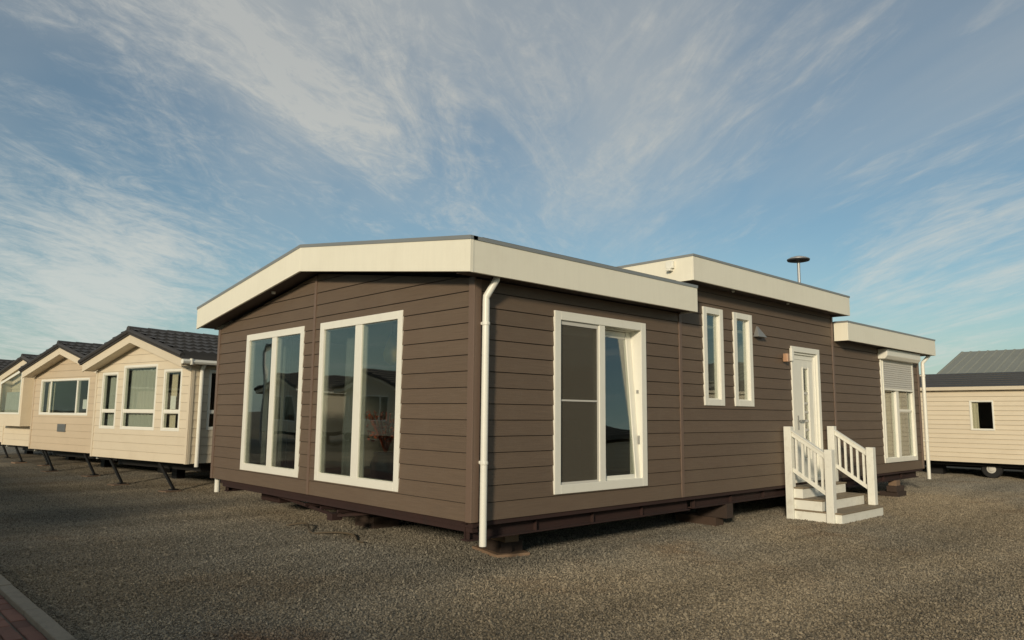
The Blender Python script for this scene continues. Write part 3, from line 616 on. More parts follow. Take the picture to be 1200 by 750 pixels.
# towing frame under the gable
bm = B(); tube(bm, [(0.14, 4.6, 0.40), (0.12, 2.7, 0.27)], 0.022, 6); tube(bm, [(0.55, 1.9, 0.36), (0.12, 2.62, 0.27)], 0.022, 6); box(bm, 0.04, 0.18, 2.60, 2.72, 0.22, 0.30)
for k in range(3): tube(bm, [(0.05, 2.5 + .4 * k, 0.34), (0.5, 2.5 + .4 * k, 0.30)], 0.02, 6)
obj('towing_frame', bm, 'red_steel', H)
bm = B(); pts = [(0.12 + 0.10 * math.sin(t * 1.7) + .02 * t, 3.9 - 0.28 * t, 0.012 + 0.07 * abs(math.sin(t * 1.1)) * math.exp(-t * .2)) for t in np.linspace(0, 6.5, 40)]
tube(bm, pts, 0.011, 6); tag(obj('hose', bm, 'hose'), 'thin tan hose lying on the gravel under the gable end of the brown chalet', 'hose')
bm = B(); box(bm, 0.5, 0.95, 4.9, 5.5, 0.18, 0.45); obj('tank', bm, 'red_steel', H, bevel=0.01)
for yy in (1.2, 4.7):
    for xx in (5.2, 6.1):
        bm = B(); lathe(bm, (xx, yy, 0.27), [(0.16, -.09), (0.25, -.09), (0.27, -.06), (0.27, .06), (0.25, .09), (0.16, .09)], 24, 'Y'); obj('wheel', bm, 'black', H)

# timber blocks: each lifts away by itself
def block(x0, x1, y0, y1, z0, z1, label, m='timber', rz=0.0, name='timber_block'):
    c = Vector(((x0 + x1) / 2, (y0 + y1) / 2, 0)); bm = B(); box(bm, x0 - c.x, x1 - c.x, y0 - c.y, y1 - c.y, z0, z1)
    bmesh.ops.rotate(bm, cent=(0, 0, 0), matrix=Matrix.Rotation(rz, 3, 'Z'), verts=bm.verts); bmesh.ops.translate(bm, vec=c, verts=bm.verts)
    return tag(obj(name, bm, m, bevel=0.004), label, 'timber block', 'timber packing under the brown chalet')
block(0.83, 1.23, 0.40, 1.02, 0.0, 0.035, 'flat wooden board under the packing at the near corner of the chalet', 'pale_timber', -0.27)
block(0.88, 1.03, 0.48, 0.94, 0.036, 0.155, 'left dark sleeper on the flat board at the near corner of the chalet', 'dark_timber', -0.2)
block(1.06, 1.20, 0.50, 0.94, 0.036, 0.155, 'right dark sleeper on the flat board at the near corner of the chalet', 'dark_timber', -0.2)
block(0.86, 1.04, 0.42, 0.70, 0.156, 0.225, 'orange brown block on the sleepers at the near corner of the chalet', 'pale_timber', -0.15)
block(0.90, 1.05, 0.44, 0.66, 0.226, 0.30, 'small block topmost of the stack at the near corner of the chalet', 'timber', -0.1)
beam(0.88, 1.02, 0.19, 1.6, 0.301, ZB - .03)
block(4.56, 4.76, 0.21, 0.86, 0.0, 0.12, 'lower wooden sleeper of the stack where the two side beams meet', 'timber', 0.0)
block(4.58, 4.75, 0.05, 0.50, 0.121, 0.314, 'upper square block of the stack where the two side beams meet', 'dark_timber')
block(10.6, 11.05, 0.0, 0.34, 0.0, 0.10, 'bottom dark sleeper under the shutter window end of the chalet', 'dark_timber')
block(10.55, 10.95, 0.0, 0.18, 0.101, 0.21, 'middle dark sleeper under the shutter window end of the chalet', 'dark_timber')
block(10.62, 10.82, 0.02, 0.17, 0.211, 0.314, 'pale orange block topmost under the shutter window end of the chalet', 'pale_timber')
block(0.85, 1.25, 2.95, 3.40, 0.0, 0.16, 'large dark block under the gable end below the right window', 'dark_timber')
block(0.9, 1.15, 3.0, 3.3, 0.161, 0.27, 'smaller block on the large dark block below the right window', 'timber')

# inside the chalet
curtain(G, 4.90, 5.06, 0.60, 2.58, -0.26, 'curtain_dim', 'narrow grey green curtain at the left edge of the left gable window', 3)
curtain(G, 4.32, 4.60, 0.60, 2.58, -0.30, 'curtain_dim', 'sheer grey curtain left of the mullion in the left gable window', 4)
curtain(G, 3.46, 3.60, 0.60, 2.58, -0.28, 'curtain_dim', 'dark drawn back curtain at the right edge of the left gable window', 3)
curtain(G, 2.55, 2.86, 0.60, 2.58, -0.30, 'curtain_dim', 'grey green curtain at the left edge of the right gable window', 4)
curtain(S, 4.0, 4.48, 1.60, 2.68, -0.22, 'curtain', 'pale drawn curtain behind the left narrow window', 5)
curtain(S, 4.78, 5.27, 1.60, 2.68, -0.22, 'curtain', 'pale drawn curtain behind the right narrow window', 5)
curtain(S, 10.10, 10.78, 0.70, 2.6, -0.12, 'curtain_tan', 'tan curtain in the left half of the shutter window', 6, 0.012)
curtain(S, 11.25, 11.62, 0.70, 2.6, -0.2, 'curtain', 'grey curtain pulled aside in the right half of the shutter window', 4, 0.03, 0.5)

pl = empty('potted_plant', (0.70, 2.50, 0.56), 'rust red leafy plant in a dark pot inside the right gable window', 'plant')
bm = B(); lathe(bm, (0.70, 2.50, 0.56), [(0.10, 0), (0.17, 0.12), (0.19, 0.3), (0.14, 0.42), (0.15, 0.45)], 18); obj('pot', bm, 'pot', pl, smooth=True)
bm = B(); tube(bm, [(0.70, 2.50, 1.0), (0.69, 2.48, 1.2)], 0.012, 6)
for k in range(14): a = k * 2.4; tube(bm, [(0.70, 2.50, 0.98), (0.70 + .08 * math.cos(a), 2.50 + .1 * math.sin(a), 1.2), (0.70 + .22 * math.cos(a), 2.50 + .26 * math.sin(a), 1.45 + .02 * (k % 5))], 0.006, 4)
obj('stem', bm, 'leaf_red', pl)
bm = B()
for k in range(260):
    a = random.uniform(0, 6.28); r = 0.34 * math.sqrt(random.random()); z = 1.15 + random.uniform(0, .45) * (0.5 + r)
    c = Vector((0.70 + r * .8 * math.cos(a), 2.50 + r * math.sin(a), z)); t = Vector((random.gauss(0, 1), random.gauss(0, 1), random.gauss(0.5, 1))).normalized(); s = t.orthogonal().normalized()
    l = random.uniform(.04, .08); q = [bm.verts.new(c), bm.verts.new(c + t * l * .5 + s * l * .22), bm.verts.new(c + t * l), bm.verts.new(c + t * l * .5 - s * l * .22)]; bm.faces.new(q)
obj('foliage', bm, 'leaf_red', pl, kind='stuff')
PL = empty('pendant_lamp', (0.70, 2.42, 2.1), 'amber glass pendant lamp hanging inside the right gable window', 'lamp')
bm = B(); tube(bm, [(0.70, 2.42, 2.70), (0.70, 2.42, 2.49)], 0.006, 6); obj('cord', bm, 'black', PL)
bm = B(); lathe(bm, (0.70, 2.42, 2.1), [(0.03, 0), (0.10, .05), (0.12, .14), (0.07, .3), (0.03, .40)], 16); obj('lamp_shade', bm, 'amber', PL, smooth=True)
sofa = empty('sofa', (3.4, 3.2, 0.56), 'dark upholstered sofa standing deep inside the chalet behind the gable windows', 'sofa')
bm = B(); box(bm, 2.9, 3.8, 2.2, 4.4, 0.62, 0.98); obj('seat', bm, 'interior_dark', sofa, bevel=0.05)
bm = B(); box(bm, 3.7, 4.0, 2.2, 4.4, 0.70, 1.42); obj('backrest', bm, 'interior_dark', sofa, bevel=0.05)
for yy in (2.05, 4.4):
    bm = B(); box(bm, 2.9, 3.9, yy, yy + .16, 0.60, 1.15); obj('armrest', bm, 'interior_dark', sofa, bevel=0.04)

# ------------------------------------------------------------------ entrance steps
ST = empty('entrance_steps', (6.85, -0.45, 0), 'white entrance steps with two railings and brown treads below the chalet door', 'steps')
X0s, X1s = 6.10, 7.62
lv = [(-0.86, 0.152), (-0.58, 0.312), (-0.30, 0.47)]
for i, (yf, zt) in enumerate(lv):
    zlo = 0.0 if i == 0 else lv[i - 1][1]
    bm = B(); box(bm, X0s + .03, X1s - .0, yf + .015, yf + .035, zlo + .001, zt - .022); box(bm, X0s + .03, X0s + .05, yf + .035, -0.04, zlo + .001, zt - .022); box(bm, X1s - .02, X1s, yf + .035, -0.04, zlo + .001, zt - .022)
    obj('riser', bm, 'stair_white', ST, bevel=0.003)
    back = -0.03
    n = int(round((back - yf) / 0.138))
    for k in range(n):
        ya = yf + (back - yf) * k / n; yb = yf + (back - yf) * (k + 1) / n - 0.006
        bm = B(); box(bm, X0s + .015, X1s + .012, ya, yb, zt - .022, zt); obj('tread', bm, 'tread', ST, bevel=0.004)
def rail(x):
    P = [(-0.10, 1.355), (-0.70, 1.035)]
    bases = (0.0 if x < 7 else 0.47, 0.0 if x < 7 else 0.152)
    for (y, zt), zb_ in zip(P, bases):
        bm = B(); box(bm, x - .055, x + .055, y - .055, y + .055, zb_, zt); o = obj('post', bm, 'stair_white', ST, bevel=0.005)
    Fx = Fr((x, 0, 0), (0, -1, 0), (1, 0, 0))
    for (za, zb2, w_, nm) in ((1.262, 0.952, 0.03, 'handrail'), (0.735, 0.425, 0.022, 'bottom_rail')):
        s0, s1 = 0.157, 0.643
        bm = B(); prism(bm, Fx, [(s0, za - .05), (s1, zb2 - .05), (s1, zb2 + .015), (s0, za + .015)], -w_, w_)
        if nm == 'handrail': prism(bm, Fx, [(s0, za + .0155), (s1, zb2 + .0155), (s1, zb2 + .035), (s0, za + .035)], -w_ - .012, w_ + .012)
        obj(nm, bm, 'stair_white', ST, bevel=0.003)
    for k in range(5):
        s = 0.157 + 0.486 * (k + 0.6) / 5.2; t = (s - .157) / .486; z1 = 1.262 - .05 - .31 * t; z0 = 0.735 + .015 - .31 * t
        bm = B(); prism(bm, Fx, [(s - .016, z0 + .010), (s + .016, z0 - .010), (s + .016, z1 - .011), (s - .016, z1 + .009)], -.016, .016); obj('baluster', bm, 'stair_white', ST, bevel=0.002)
rail(6.135); rail(7.62)

# ------------------------------------------------------------------ caravans
def caravan(o, nv, v0, u0, u1, zf, label, wins, apex=0.60, eave=1.80, length=9.5, group='cream holiday caravans on the sales yard', detail=1, clad='clad', tiles='tile', vent=None, side_wins=(), side_first=0.3, bay=None, oh=0.25, legs=True, pipe=True):
    """frame: depth axis nv (away from the gable front), u across; v0 = depth of the gable plane"""
    nv = Vector(nv).normalized(); uv = Vector((-nv.y, nv.x, 0)) if nv.x > 0 else Vector((nv.y, -nv.x, 0))
    if detail == 3: uv = Vector((-1, 0, 0)) if abs(nv.y) > .5 else uv
    O = Vector(o); um = (u0 + u1) / 2; hw = (u1 - u0) / 2
    A = Fr(O + nv * v0, uv, -nv)                        # gable, s = u
    D = Fr(O + uv * u0 , nv, -uv)                       # long side at u0, s = depth
    D2 = Fr(O + uv * u1, nv, uv)
    cv = empty('caravan', A.p(um, 0, 0), label, 'caravan', group)
    ze = zf + eave; za = ze + apex; sl = apex / hw
    hp = [(-sl, 1, ze - sl * u0), (sl, 1, ze + sl * u1)]
    gops = [inset(x[:4], .015) for x in wins]
    wl = core_wall(A, u0, u1, zf, za, gops, hp, -0.05, 0, 'clad_core', cv)
    boards(A, [(u0 + .05, u1 - .05)], zf, za + .1, 0.158, gops, hp, clad, wl, prof=(0.012, 0.003), gap=0.005, join=(detail != 1))
    so = [inset(x[:4], .015) for x in side_wins]
    sw_ = core_wall(D, v0 + .051, v0 + length, zf, ze, so, [], -0.05, 0, 'clad_core', cv)
    boards(D, [(v0 + .05, v0 + length)], zf, ze, 0.158, so, [], clad, sw_, prof=(0.012, 0.003), gap=0.005, join=(detail != 1))
    s2 = core_wall(D2, v0 + .051, v0 + length, zf, ze, [], [], -0.05, 0, 'clad_core', cv); boards(D2, [(v0 + .05, v0 + length)], zf, ze, 0.158, [], [], clad, s2, join=True)
    bk = Fr(O + nv * (v0 + length), uv, nv); core_wall(bk, u0, u1, zf, za, [], hp, -0.05, -0.001, clad, cv)
    for (F_, a, b) in ((A, u0 - .015, u0 + .05), (A, u1 - .05, u1 + .015), (D, v0 - .0, v0 + .05)):
        bm = B(); fbox(bm, F_, a, b, zf - .005, ze + (.0 if F_ is D else -.02), 0.0, 0.02); obj('corner_trim', bm, clad, cv)
    # floor and interior partition
    bm = B(); fbox(bm, A, u0 + .05, u1 - .05, zf, zf + .04, -length, -0.05); obj('floor', bm, 'interior_dark', cv)
    bm = B(); fbox(bm, A, u0 + .05, u1 - .05, zf + .04, ze, -2.6, -2.5); fbox(bm, A, u0 + .05, u1 - .05, ze - .02, ze, -length, -0.05); obj('partition', bm, 'interior_dark', cv)
    bm = B(); fbox(bm, A, u0 + .25, u1 - .25, zf - .17, zf - .001, -length + .1, -0.45); obj('chassis', bm, 'black_steel', cv)
    for wd in wins: window(A, *wd[:4], cv, fw=0.05, mull=wd[4] if len(wd) > 4 else (), trans=wd[5] if len(wd) > 5 else (), depth=.05, proud=.014, gm='glass_side', bead=0.012, pane_d=-0.006)
    for wd in side_wins: window(D, *wd[:4], cv, fw=0.05, mull=wd[4] if len(wd) > 4 else (), trans=wd[5] if len(wd) > 5 else (), depth=.05, proud=.014, gm='glass_side', bead=0.012, pane_d=-0.006)
    # bargeboards, front soffit, roof
    e = 0.10; bw_ = 0.16
    for sg in (-1, 1):
        ue = u0 - e if sg < 0 else u1 + e; zee = ze - sl * e
        q = [(ue, zee - .03), (um, za - .03), (um, za - .03 + bw_), (ue, zee - .03 + bw_)]
        bm = B(); prism(bm, A, q, oh, oh + .025); obj('bargeboard', bm, clad if detail != 1 else 'clad', cv, bevel=0.003)
        q = [(ue, zee - .01), (um, za - .01), (um, za + .01), (ue, zee + .01)]
        bm = B(); prism(bm, A, q, 0.013, oh - .001); obj('soffit', bm, 'clad', cv)
        q = [(ue - .05 * (-sg) * -1 if False else ue + .06 * sg, zee - sl * .06 + .131), (um, za + .131), (um, za + .215), (ue + .06 * sg, zee - sl * .06 + .215)]
        bm = B(); prism(bm, A, q, -length - .2, oh + .06); rf = obj('roof', bm, tiles, cv)
        # rolled verge over the bargeboard
        bm = B(); tube(bm, [A.p(ue + .06 * sg, zee - sl * .06 + .20, oh + .05), A.p(um, za + .20, oh + .05)], 0.05, 8); obj('verge', bm, tiles, rf)
        near = (sg < 0)
        run = math.hypot(hw + e + .06, (hw + e + .06) * sl); nr = max(5, int(run / 0.33)); tw = 0.36; nc = int((length + oh + .15) / tw)
        dirn = Vector((um, za + .215)) - Vector((ue + .06 * sg, zee - sl * .06 + .215)); 
        dl = dirn.length; du, dz = dirn.x / dl, dirn.y / dl; stp = dl / nr
        def tile_geo(bm, base_s, base_z, d0):
            nu = 8
            lo = []; hi = []; lo2 = []; hi2 = []
            for i in range(nu + 1):
                t = i / nu; hgt = 0.034 * (0.5 + 0.5 * math.sin(t * 4 * math.pi)) + 0.004
                d = d0 - t * tw
                for lst, kk, lift in ((lo, 0.0, 0.045), (hi, 1.04, 0.0)):
                    s_ = base_s + du * stp * kk - dz * sg * (-1) * 0; z_ = base_z + dz * stp * kk + hgt + lift
                    lst.append(bm.verts.new(A.p(s_, z_, d)))
                lo2.append(bm.verts.new(A.p(base_s, base_z - .004, d)))
            for i in range(nu):
                bm.faces.new((lo[i], lo[i + 1], hi[i + 1], hi[i])); bm.faces.new((lo2[i], lo2[i + 1], lo[i + 1], lo[i]))
        zb0 = zee - sl * .06 + .217; ub0 = ue + .06 * sg
        if detail == 1 and near:
            bm = B(); tile_geo(bm, ub0, zb0, oh + .05); proto = obj('roof_tile', bm, tiles, rf); base_loc = proto.location.copy(); cnt = 1
            restb = B(); nrest = 0
            for j in range(nc):
                for i in range(nr):
                    if i == 0 and j == 0: continue
                    if j < 14:
                        q = proto.copy(); C.collection.objects.link(q); off = A.p(ub0 + du * stp * i, zb0 + dz * stp * i, oh + .05 - j * tw) - A.p(ub0, zb0, oh + .05); q.location = base_loc + off
                    else: tile_geo(restb, ub0 + du * stp * i, zb0 + dz * stp * i, oh + .05 - j * tw); nrest += 1
            if nrest: obj('roof_tiles', restb, tiles, rf, kind='stuff')
            else: restb.free()
        else:
            restb = B()
            for j in range(nc):
                for i in range(nr): tile_geo(restb, ub0 + du * stp * i, zb0 + dz * stp * i, oh + .05 - j * tw)
            obj('roof_tiles', restb, tiles, rf, kind='stuff')
    bm = B()
    k = 0
    while k * .4 < length + oh: 
        tube(bm, [A.p(um, za + .235, oh + .08 - k * .4), A.p(um, za + .225, oh + .08 - k * .4 - .41)], 0.062, 8); k += 1
    obj('ridge', bm, tiles, cv)
    # gutter and pipe on the near side
    zg = ze - sl * e + .07
    bm = B(); tube(bm, [D.p(v0 - oh - .05, zg, e + .07), D.p(v0 + length, zg, e + .07)], 0.045, 8); gt = obj('gutter', bm, 'white', cv)
    if detail == 1:
        for k in range(6):
            q = B(); fbox(q, D, v0 - .15 + k * .55, v0 - .12 + k * .55, zg - .055, zg + .055, e + .02, e + .12); obj('bracket', q, 'white', gt)
    if pipe:
        bm = B(); tube(bm, [D.p(v0 + .17, zg, e + .05), D.p(v0 + .17, zg - .12, .06), D.p(v0 + .17, zg - .2, .055), D.p(v0 + .17, zf - .06, .055)], 0.036, 10); obj('downpipe', bm, 'white', cv)
        bm = B(); tube(bm, [D2.p(v0 + .17, zg, e + .05), D2.p(v0 + .17, zf - .06, .055)], 0.036, 8); obj('downpipe', bm, 'white', cv)
    if vent:
        bm = B(); fbox(bm, A, vent[0], vent[1], vent[2], vent[3], 0.0, 0.03)
        vt = obj('vent', bm, 'vent', cv, bevel=0.004)
        q = B()
        for k in range(4): zz = vent[2] + (vent[3] - vent[2]) * (k + .7) / 5; fbox(q, A, vent[0] + .03, vent[1] - .03, zz, zz + .012, .03, .036)
        obj('grille', q, 'vent', vt)
    if bay:
        ba, bb_, z0b, z1b, dpt = bay
        bm = B(); zt = lambda s: min(ze + sl * (s - u0), ze + sl * (u1 - s))
        prism(bm, A, [(ba, z0b), (bb_, z0b), (bb_, z0b + .32), (ba, z0b + .32)], 0.013, dpt)
        prism(bm, A, [(ba, z0b + .32), (ba + .1, z0b + .32), (ba + .1, zt(ba + .1) - .05), (ba, zt(ba) - .05)], 0.013, dpt)
        prism(bm, A, [(bb_ - .1, z0b + .32), (bb_, z0b + .32), (bb_, zt(bb_) - .05), (bb_ - .1, zt(bb_ - .1) - .05)], 0.013, dpt)
        by = obj('bay', bm, clad, cv)
        s_ = ba + .1; e_ = bb_ - .1
        bm = B(); prism(bm, A, [(s_, z0b + .32), (e_, z0b + .32), (e_, zt(e_) - .12), (s_, zt(s_) - .12)], dpt - .02, dpt - .014); obj('pane', bm, 'glass_side', by)
        bm = B(); mid = (s_ + e_) / 2; fbox(bm, A, s_, e_, z0b + .321, z0b + .37, dpt - .013, dpt + .012); fbox(bm, A, s_, s_ + .045, z0b + .371, zt(s_) - .1, dpt - .013, dpt + .012); fbox(bm, A, e_ - .045, e_, z0b + .371, zt(e_) - .1, dpt - .013, dpt + .012)
        prism(bm, A, [(s_ + .046, zt(s_) - .17), (e_ - .046, zt(e_) - .17), (e_ - .046, zt(e_) - .10), (s_ + .046, zt(s_) - .10)], dpt - .013, dpt + .012); obj('bay_frame', bm, 'white', by)
    if legs:
        for uu in (u0 + .63, u1 - 1.02):
            bm = B(); a = A.p(uu + .62, zf - .04, -0.20); b = A.p(uu, 0.05, -0.16); t = (b - a).normalized(); e1 = nv * .02; e2 = t.cross(nv).normalized() * .032
            hexa(bm, [a - e2 - e1, a + e2 - e1, a + e2 + e1, a - e2 + e1, b - e2 * .6 - e1, b + e2 * .6 - e1, b + e2 * .6 + e1, b - e2 * .6 + e1]); obj('corner_steady', bm, 'black_steel', cv)
            bm = B(); fbox(bm, A, uu - .08, uu + .06, 0.032, 0.052, -0.22, -0.09); obj('steady_foot', bm, 'black_steel', cv)
        for dd in (length * .5, length * .5 + .8):
            for F_ in (D, D2):
                bm = B(); ctr = F_.p(v0 + dd, 0.28, -0.35)
                tube(bm, [ctr - F_.n * .09, ctr + F_.n * .09], 0.28, 20); obj('wheel', bm, 'black', cv)
        for dd in (1.6, 3.2): 
            for ua in (u0 + .35, u1 - .55): bm = B(); fbox(bm, A, ua, ua + .2, 0.0, zf - .12, -dd - .2, -dd); obj('support', bm, 'black_steel', cv)
    return cv, A, D
NV = (0.98162718, 0.190809, 0); T49 = 1.49
tr1 = lambda a, b: [(1.485, 0.05, a, b)]
c1, A1, D1 = caravan((0, 0, 0), NV, 2.1, 8.31, 11.86, 0.545, 'cream caravan nearest the brown chalet, three tall windows with net curtains under its gable',
    [(8.60, 9.23, 1.12, 2.285, (), tr1(8.6, 9.23)), (9.47, 10.74, 1.12, 2.40, (), tr1(9.4, 10.8)), (10.96, 11.60, 1.12, 2.275, (), tr1(10.9, 11.7))],
    apex=0.50, eave=1.80, side_wins=[(2.45, 3.6, 1.15, 2.27, (), [(1.485, .05, 2.4, 3.7)])])
c2, A2, D2_ = caravan((0, 0, 0), NV, 2.7, 12.62, 16.33, 0.53, 'cream caravan second from the brown chalet, one wide picture window and a square grey vent',
    [(13.45, 15.95, 1.37, 2.24, [(15.42, 0.05), (14.05, 0.05)])], apex=0.50, eave=1.80, vent=(14.45, 14.85, 0.98, 1.16), clad='clad_tan')
c3, A3, D3 = caravan((0, 0, 0), NV, 3.5, 16.85, 20.15, 0.49, 'cream caravan third from the brown chalet, its front window set in a projecting bay', [],
    apex=0.46, eave=1.78, bay=(18.3, 19.9, 1.04, 2.5, 0.30))
c4, A4, D4 = caravan((0, 0, 0), NV, 4.0, 20.8, 24.3, 0.5, 'pale caravan cut off by the left edge of the picture, only its roof corner showing', [(21.4, 23.7, 1.2, 2.2, [(22.5, .05)])], apex=0.5, eave=1.78, detail=2)
# pads under the steadies
for k, (A_, u0, u1, nm) in enumerate(((A1, 8.31, 11.86, 'caravan nearest the chalet'), (A2, 12.62, 16.33, 'caravan with the picture window'), (A3, 16.85, 20.15, 'bay window caravan'))):
    for uu, sd_ in ((u0 + .63, 'right'), (u1 - 1.02, 'left')):
        bm = B(); fbox(bm, A_, uu - .14, uu + .14, 0.0, 0.031, -0.24, 0.06); tag(obj('wooden_pad', bm, 'pale_timber', bevel=.003), 'pale wooden pad under the %s steady of the %s' % (sd_, nm), 'pad', 'wooden pads under caravan steadies')
curtain(A1, 9.50, 10.72, 0.9, 2.38, -0.13, 'curtain', 'wide sheer net curtain in the middle window of the nearest caravan', 9, 0.02)
curtain(A1, 11.18, 11.58, 0.9, 2.26, -0.14, 'curtain', 'sheer curtain in the left window of the nearest caravan', 4, 0.02)
curtain(A1, 8.60, 8.86, 0.9, 2.26, -0.16, 'curtain', 'grey sheer curtain at the right side of the nearest caravan front', 3, 0.02)
curtain(A1, 8.98, 9.20, 0.9, 2.26, -0.14, 'curtain_cream', 'cream curtain at the left side of the right hand window of the nearest caravan', 3, 0.02)
bm = B(); tube(bm, [A2.p(12.55, 2.62, .2), A2.p(12.55, 2.86, .2)], 0.03, 8); obj('flue', bm, 'white', c2)
curtain(A2, 15.50, 15.88, 1.0, 2.20, -0.14, 'curtain_cream', 'cream and brown curtain at the left of the wide picture window', 3, 0.03)
curtain(A2, 13.60, 13.75, 1.0, 2.20, -0.7, 'curtain_cream', 'pale curtain at the right end of the wide picture window', 3, 0.03)
curtain(A3, 18.45, 19.75, 1.2, 1.98, 0.15, 'curtain', 'grey net curtain inside the bay of the third caravan', 8, 0.02)
for A_, s0, s1, z0, z1, lb in ((A1, 8.93, 9.11, 1.53, 1.78, 'white price card standing in the right window of the nearest caravan'), (A2, 13.72, 13.90, 1.52, 1.74, 'white price card standing in the picture window')):
    bm = B(); fbox(bm, A_, s0, s1, z0, z1, -0.09, -0.084); tag(obj('price_card', bm, 'paper'), lb, 'card', 'cards in the caravan windows')
# caravans of the opposite rows, seen mirrored in the chalet's glass
caravan((0, 0, 0), (-1, 0.06, 0), 13.2, 17.9, 21.7, 0.6, 'cream caravan across the yard lane, mirrored in the right gable window', [(18.6, 20.7, 1.2, 2.2, [(19.3, .05), (20.1, .05)])], detail=2, group='caravans across the lane')
caravan((0, 0, 0), (-1, 0.06, 0), 12.9, 24.4, 28.0, 0.6, 'cream caravan across the yard lane, mirrored in the left gable window', [(25.0, 25.8, 1.1, 2.2), (26.2, 27.3, 1.1, 2.2)], detail=2, group='caravans across the lane')
caravan((0, 0, 0), (1, -0.05, 0), 8.0, -13.6, -10.0, 0.5, 'cream caravan past the right picture edge, mirrored in the tilted side window', [(-13.0, -10.6, 1.2, 2.2, [(-12.2, .05)])], detail=2, side_wins=(), group='caravans across the lane', length=10)

for vv, nm, ux in ((-9.5, 'southern', -14.0), (1.9, 'northern', -12.3)):  # unseen pair, added out of view to cast the soft foreground shade
    caravan((0, 0, 0), (0, 1, 0), vv, ux, ux + 3.6, 0.5, 'unseen caravan added across the brick path to shade the gravel, %s of its pair' % nm, [(ux + .6, ux + 3.0, 1.2, 2.2, [(ux + 1.8, .05)])], detail=2, group='caravans across the lane', length=10.2, pipe=False)

# ------------------------------------------------------------------ caravan at the right
RC = empty('caravan', (17, -3, 0), 'long cream caravan behind the right end of the chalet, small dark window and one wheel', 'caravan')
RW = Fr((17, 0, 0), (0, 1, 0), (-1, 0, 0)); ya, yb = -8.0, 3.2; rf0 = 0.40
ro = [inset((-0.09, 0.445, 1.205, 1.955), .015)]
rw = core_wall(RW, ya, yb, rf0, 2.28, ro, [], -0.05, 0, 'clad_core', RC)
boards(RW, [(ya, yb)], rf0, 2.25, 0.118, ro, [], 'clad', rw, prof=(0.024, 0.001), gap=0.006)
window(RW, -0.09, 0.445, 1.205, 1.955, RC, fw=0.035, depth=.05, proud=.025, gm='glass_side', bead=0.01)
curtain(RW, 0.27, 0.42, 1.2, 1.93, -0.07, 'curtain_cream', 'cream curtain drawn to the left side of the small window of the right hand caravan', 2, 0.01)
for y0, nrm in ((yb, 1), (ya, -1)):
    Fe = Fr((17.0, y0, 0), (1, 0, 0), (0, nrm, 0)); hpe = [(-.24, 1, 2.28), (.24, 1, 2.28 + .24 * 3.8)]
    e_ = core_wall(Fe, 0.0, 3.8, rf0, 2.8, [], hpe, -0.05, 0, 'clad_core', RC); boards(Fe, [(0, 3.8)], rf0, 2.8, 0.118, [], hpe, 'clad', e_, join=True)
bm = B(); box(bm, 20.75, 20.8, ya, yb, rf0, 2.28); obj('wall', bm, 'clad', RC)
bm = B(); box(bm, 18.6, 18.65, ya + .1, yb - .1, rf0, 2.25); box(bm, 17.05, 20.7, ya + .06, yb - .06, rf0, rf0 + .03); obj('partition', bm, 'interior_dark', RC)
bm = B(); box(bm, 17.3, 17.4, ya + .1, yb - .1, 0.30, rf0 - .001); box(bm, 20.5, 20.7, ya + .1, yb - .1, 0.3, rf0 - .001); box(bm, 17.9, 18.0, ya + .1, yb - .1, 0.22, rf0 - .001); obj('chassis', bm, 'black_steel', RC)
for x0, x1, s_ in ((16.88, 18.9, 1), (20.92, 18.9, -1)):
    nr = 7
    for i in range(nr):                                    # shingle courses
        ta, tb = i / nr, (i + 1.06) / nr; bm = B()
        xa, xb = x0 + (x1 - x0) * ta, x0 + (x1 - x0) * min(tb, 1); za_, zb_ = 2.295 + .46 * ta, 2.295 + .46 * min(tb, 1)
        jn = ya - .15; c_ = 0; 
        prism(bm, Fr((0, ya - .15, 0), (1, 0, 0), (0, 1, 0)), [(xa, za_ - .0), (xb, zb_ - .02), (xb, zb_ + .004), (xa, za_ + .03)], 0, yb - ya + .3)
        obj('shingle_course', bm, 'shingle', RC)
bm = B(); prism(bm, Fr((0, ya - .1, 0), (1, 0, 0), (0, 1, 0)), [(16.92, 2.25), (18.9, 2.70), (20.88, 2.25), (20.88, 2.28), (18.9, 2.73), (16.92, 2.28)], 0, yb - ya + .2); obj('roof', bm, 'shingle', RC)
bm = B(); box(bm, 16.86, 16.92, ya - .15, yb + .15, 2.215, 2.305); obj('gutter', bm, 'clad', RC, bevel=.01)
for yy in (0.15, -0.75):
    bm = B(); lathe(bm, (17.45, yy, 0.235), [(0.13, -.08), (0.21, -.08), (0.235, -.05), (0.235, .05), (0.21, .08), (0.13, .08)], 28, 'X'); wh = obj('wheel', bm, 'black', RC, smooth=False)
    bm = B(); lathe(bm, (17.45, yy, 0.235), [(0.02, -.10), (0.06, -.095), (0.075, -.083), (0.125, -.078), (0.132, -.07), (0.132, .07)], 24, 'X'); obj('rim', bm, 'hub', wh)
bm = B(); tube(bm, [(17.2, -1.35, 0.39), (17.2, -1.35, 0.06)], 0.025, 8); box(bm, 17.1, 17.3, -1.45, -1.25, 0.01, 0.07); obj('support', bm, 'vent', RC)
for yy in (2.9, 1.4, -2.6, -5): 
    bm = B(); box(bm, 17.8, 18.1, yy, yy + .3, 0.0, 0.3); obj('support', bm, 'black_steel', RC)
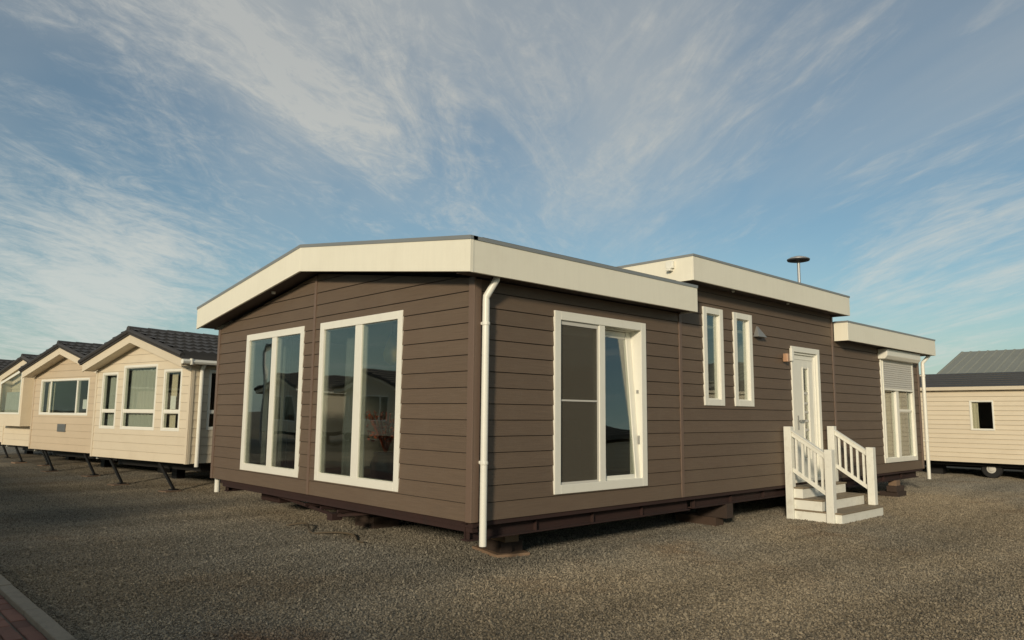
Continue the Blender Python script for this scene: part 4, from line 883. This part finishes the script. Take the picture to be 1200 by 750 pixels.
# grey metal roofed building far behind
BR = empty('shed', (30, -2, 0), 'large shed with grey ribbed metal roof rising behind the right hand caravan', 'shed')
bm = B(); box(bm, 26.2, 38, -16, 3.75, 0, 3.1); obj('wall', bm, 'barn_wall', BR)
Fb = Fr((0, 0, 0), (1, 0, 0), (0, 1, 0)); bm = B()
def roofpt(y, t, lift=0.0): return Vector((26.0 + 3.2 * t, y, 3.12 + 1.05 * t + lift))
P = [roofpt(-16.3, 0), roofpt(3.95, 0), roofpt(3.95, 1), roofpt(-16.3, 1)]
hexa(bm, [p - Vector((0, 0, .06)) for p in P] + P); hexa(bm, [Vector((29.2, -16.3, 4.11)), Vector((29.2, 3.95, 4.11)), Vector((38.2, 3.95, 3.1)), Vector((38.2, -16.3, 3.1)), Vector((29.2, -16.3, 4.17)), Vector((29.2, 3.95, 4.17)), Vector((38.2, 3.95, 3.16)), Vector((38.2, -16.3, 3.16))])
rf = obj('roof', bm, 'barn_roof', BR)
bm = B(); y = 3.9
while y > -16:
    hexa(bm, [roofpt(y - .05, 0, .002), roofpt(y + .05, 0, .002), roofpt(y + .05, 1, .002), roofpt(y - .05, 1, .002), roofpt(y - .025, 0, .03), roofpt(y + .025, 0, .03), roofpt(y + .025, .985, .03), roofpt(y - .025, .985, .03)]); y -= 0.3
obj('roof_ribs', bm, 'barn_roof', rf, kind='stuff')

# ------------------------------------------------------------------ lamps
def disc_lamp(x, y, h, label):
    o = empty('street_lamp', (x, y, 0), label, 'street lamp')
    bm = B(); tube(bm, [(x, y, 0), (x, y, h - .1)], 0.042, 14, 0.038); obj('pole', bm, 'lamp_grey', o)
    bm = B(); lathe(bm, (x, y, h - .12), [(0.06, 0), (0.11, .03), (0.26, .045), (0.28, .07), (0.20, .11), (0.1, .14), (0.03, .15)], 28); obj('lamp_head', bm, 'lamp_grey', o, smooth=True)
    bm = B(); lathe(bm, (x, y, h - .125), [(0.13, 0.0), (0.27, .03), (0.282, .06), (0.27, .062)], 28); obj('lamp_rim', bm, 'lamp_dark', o)
disc_lamp(13.62, 3.20, 5.58, 'grey mushroom topped street lamp rising behind the raised flat roof')
o = empty('street_lamp', (-10.4, 27, 0), 'bent neck street lamp mirrored in the left gable window', 'street lamp')
bm = B(); tube(bm, [(-10.4, 27, 0), (-10.4, 27, 4.2), (-10.4, 26.8, 4.55), (-10.4, 26.4, 4.62)], 0.05, 10); obj('pole', bm, 'lamp_grey', o)
bm = B(); tube(bm, [(-10.4, 26.5, 4.60), (-10.4, 26.0, 4.58)], 0.12, 10, 0.09); obj('lamp_head', bm, 'lamp_dark', o)
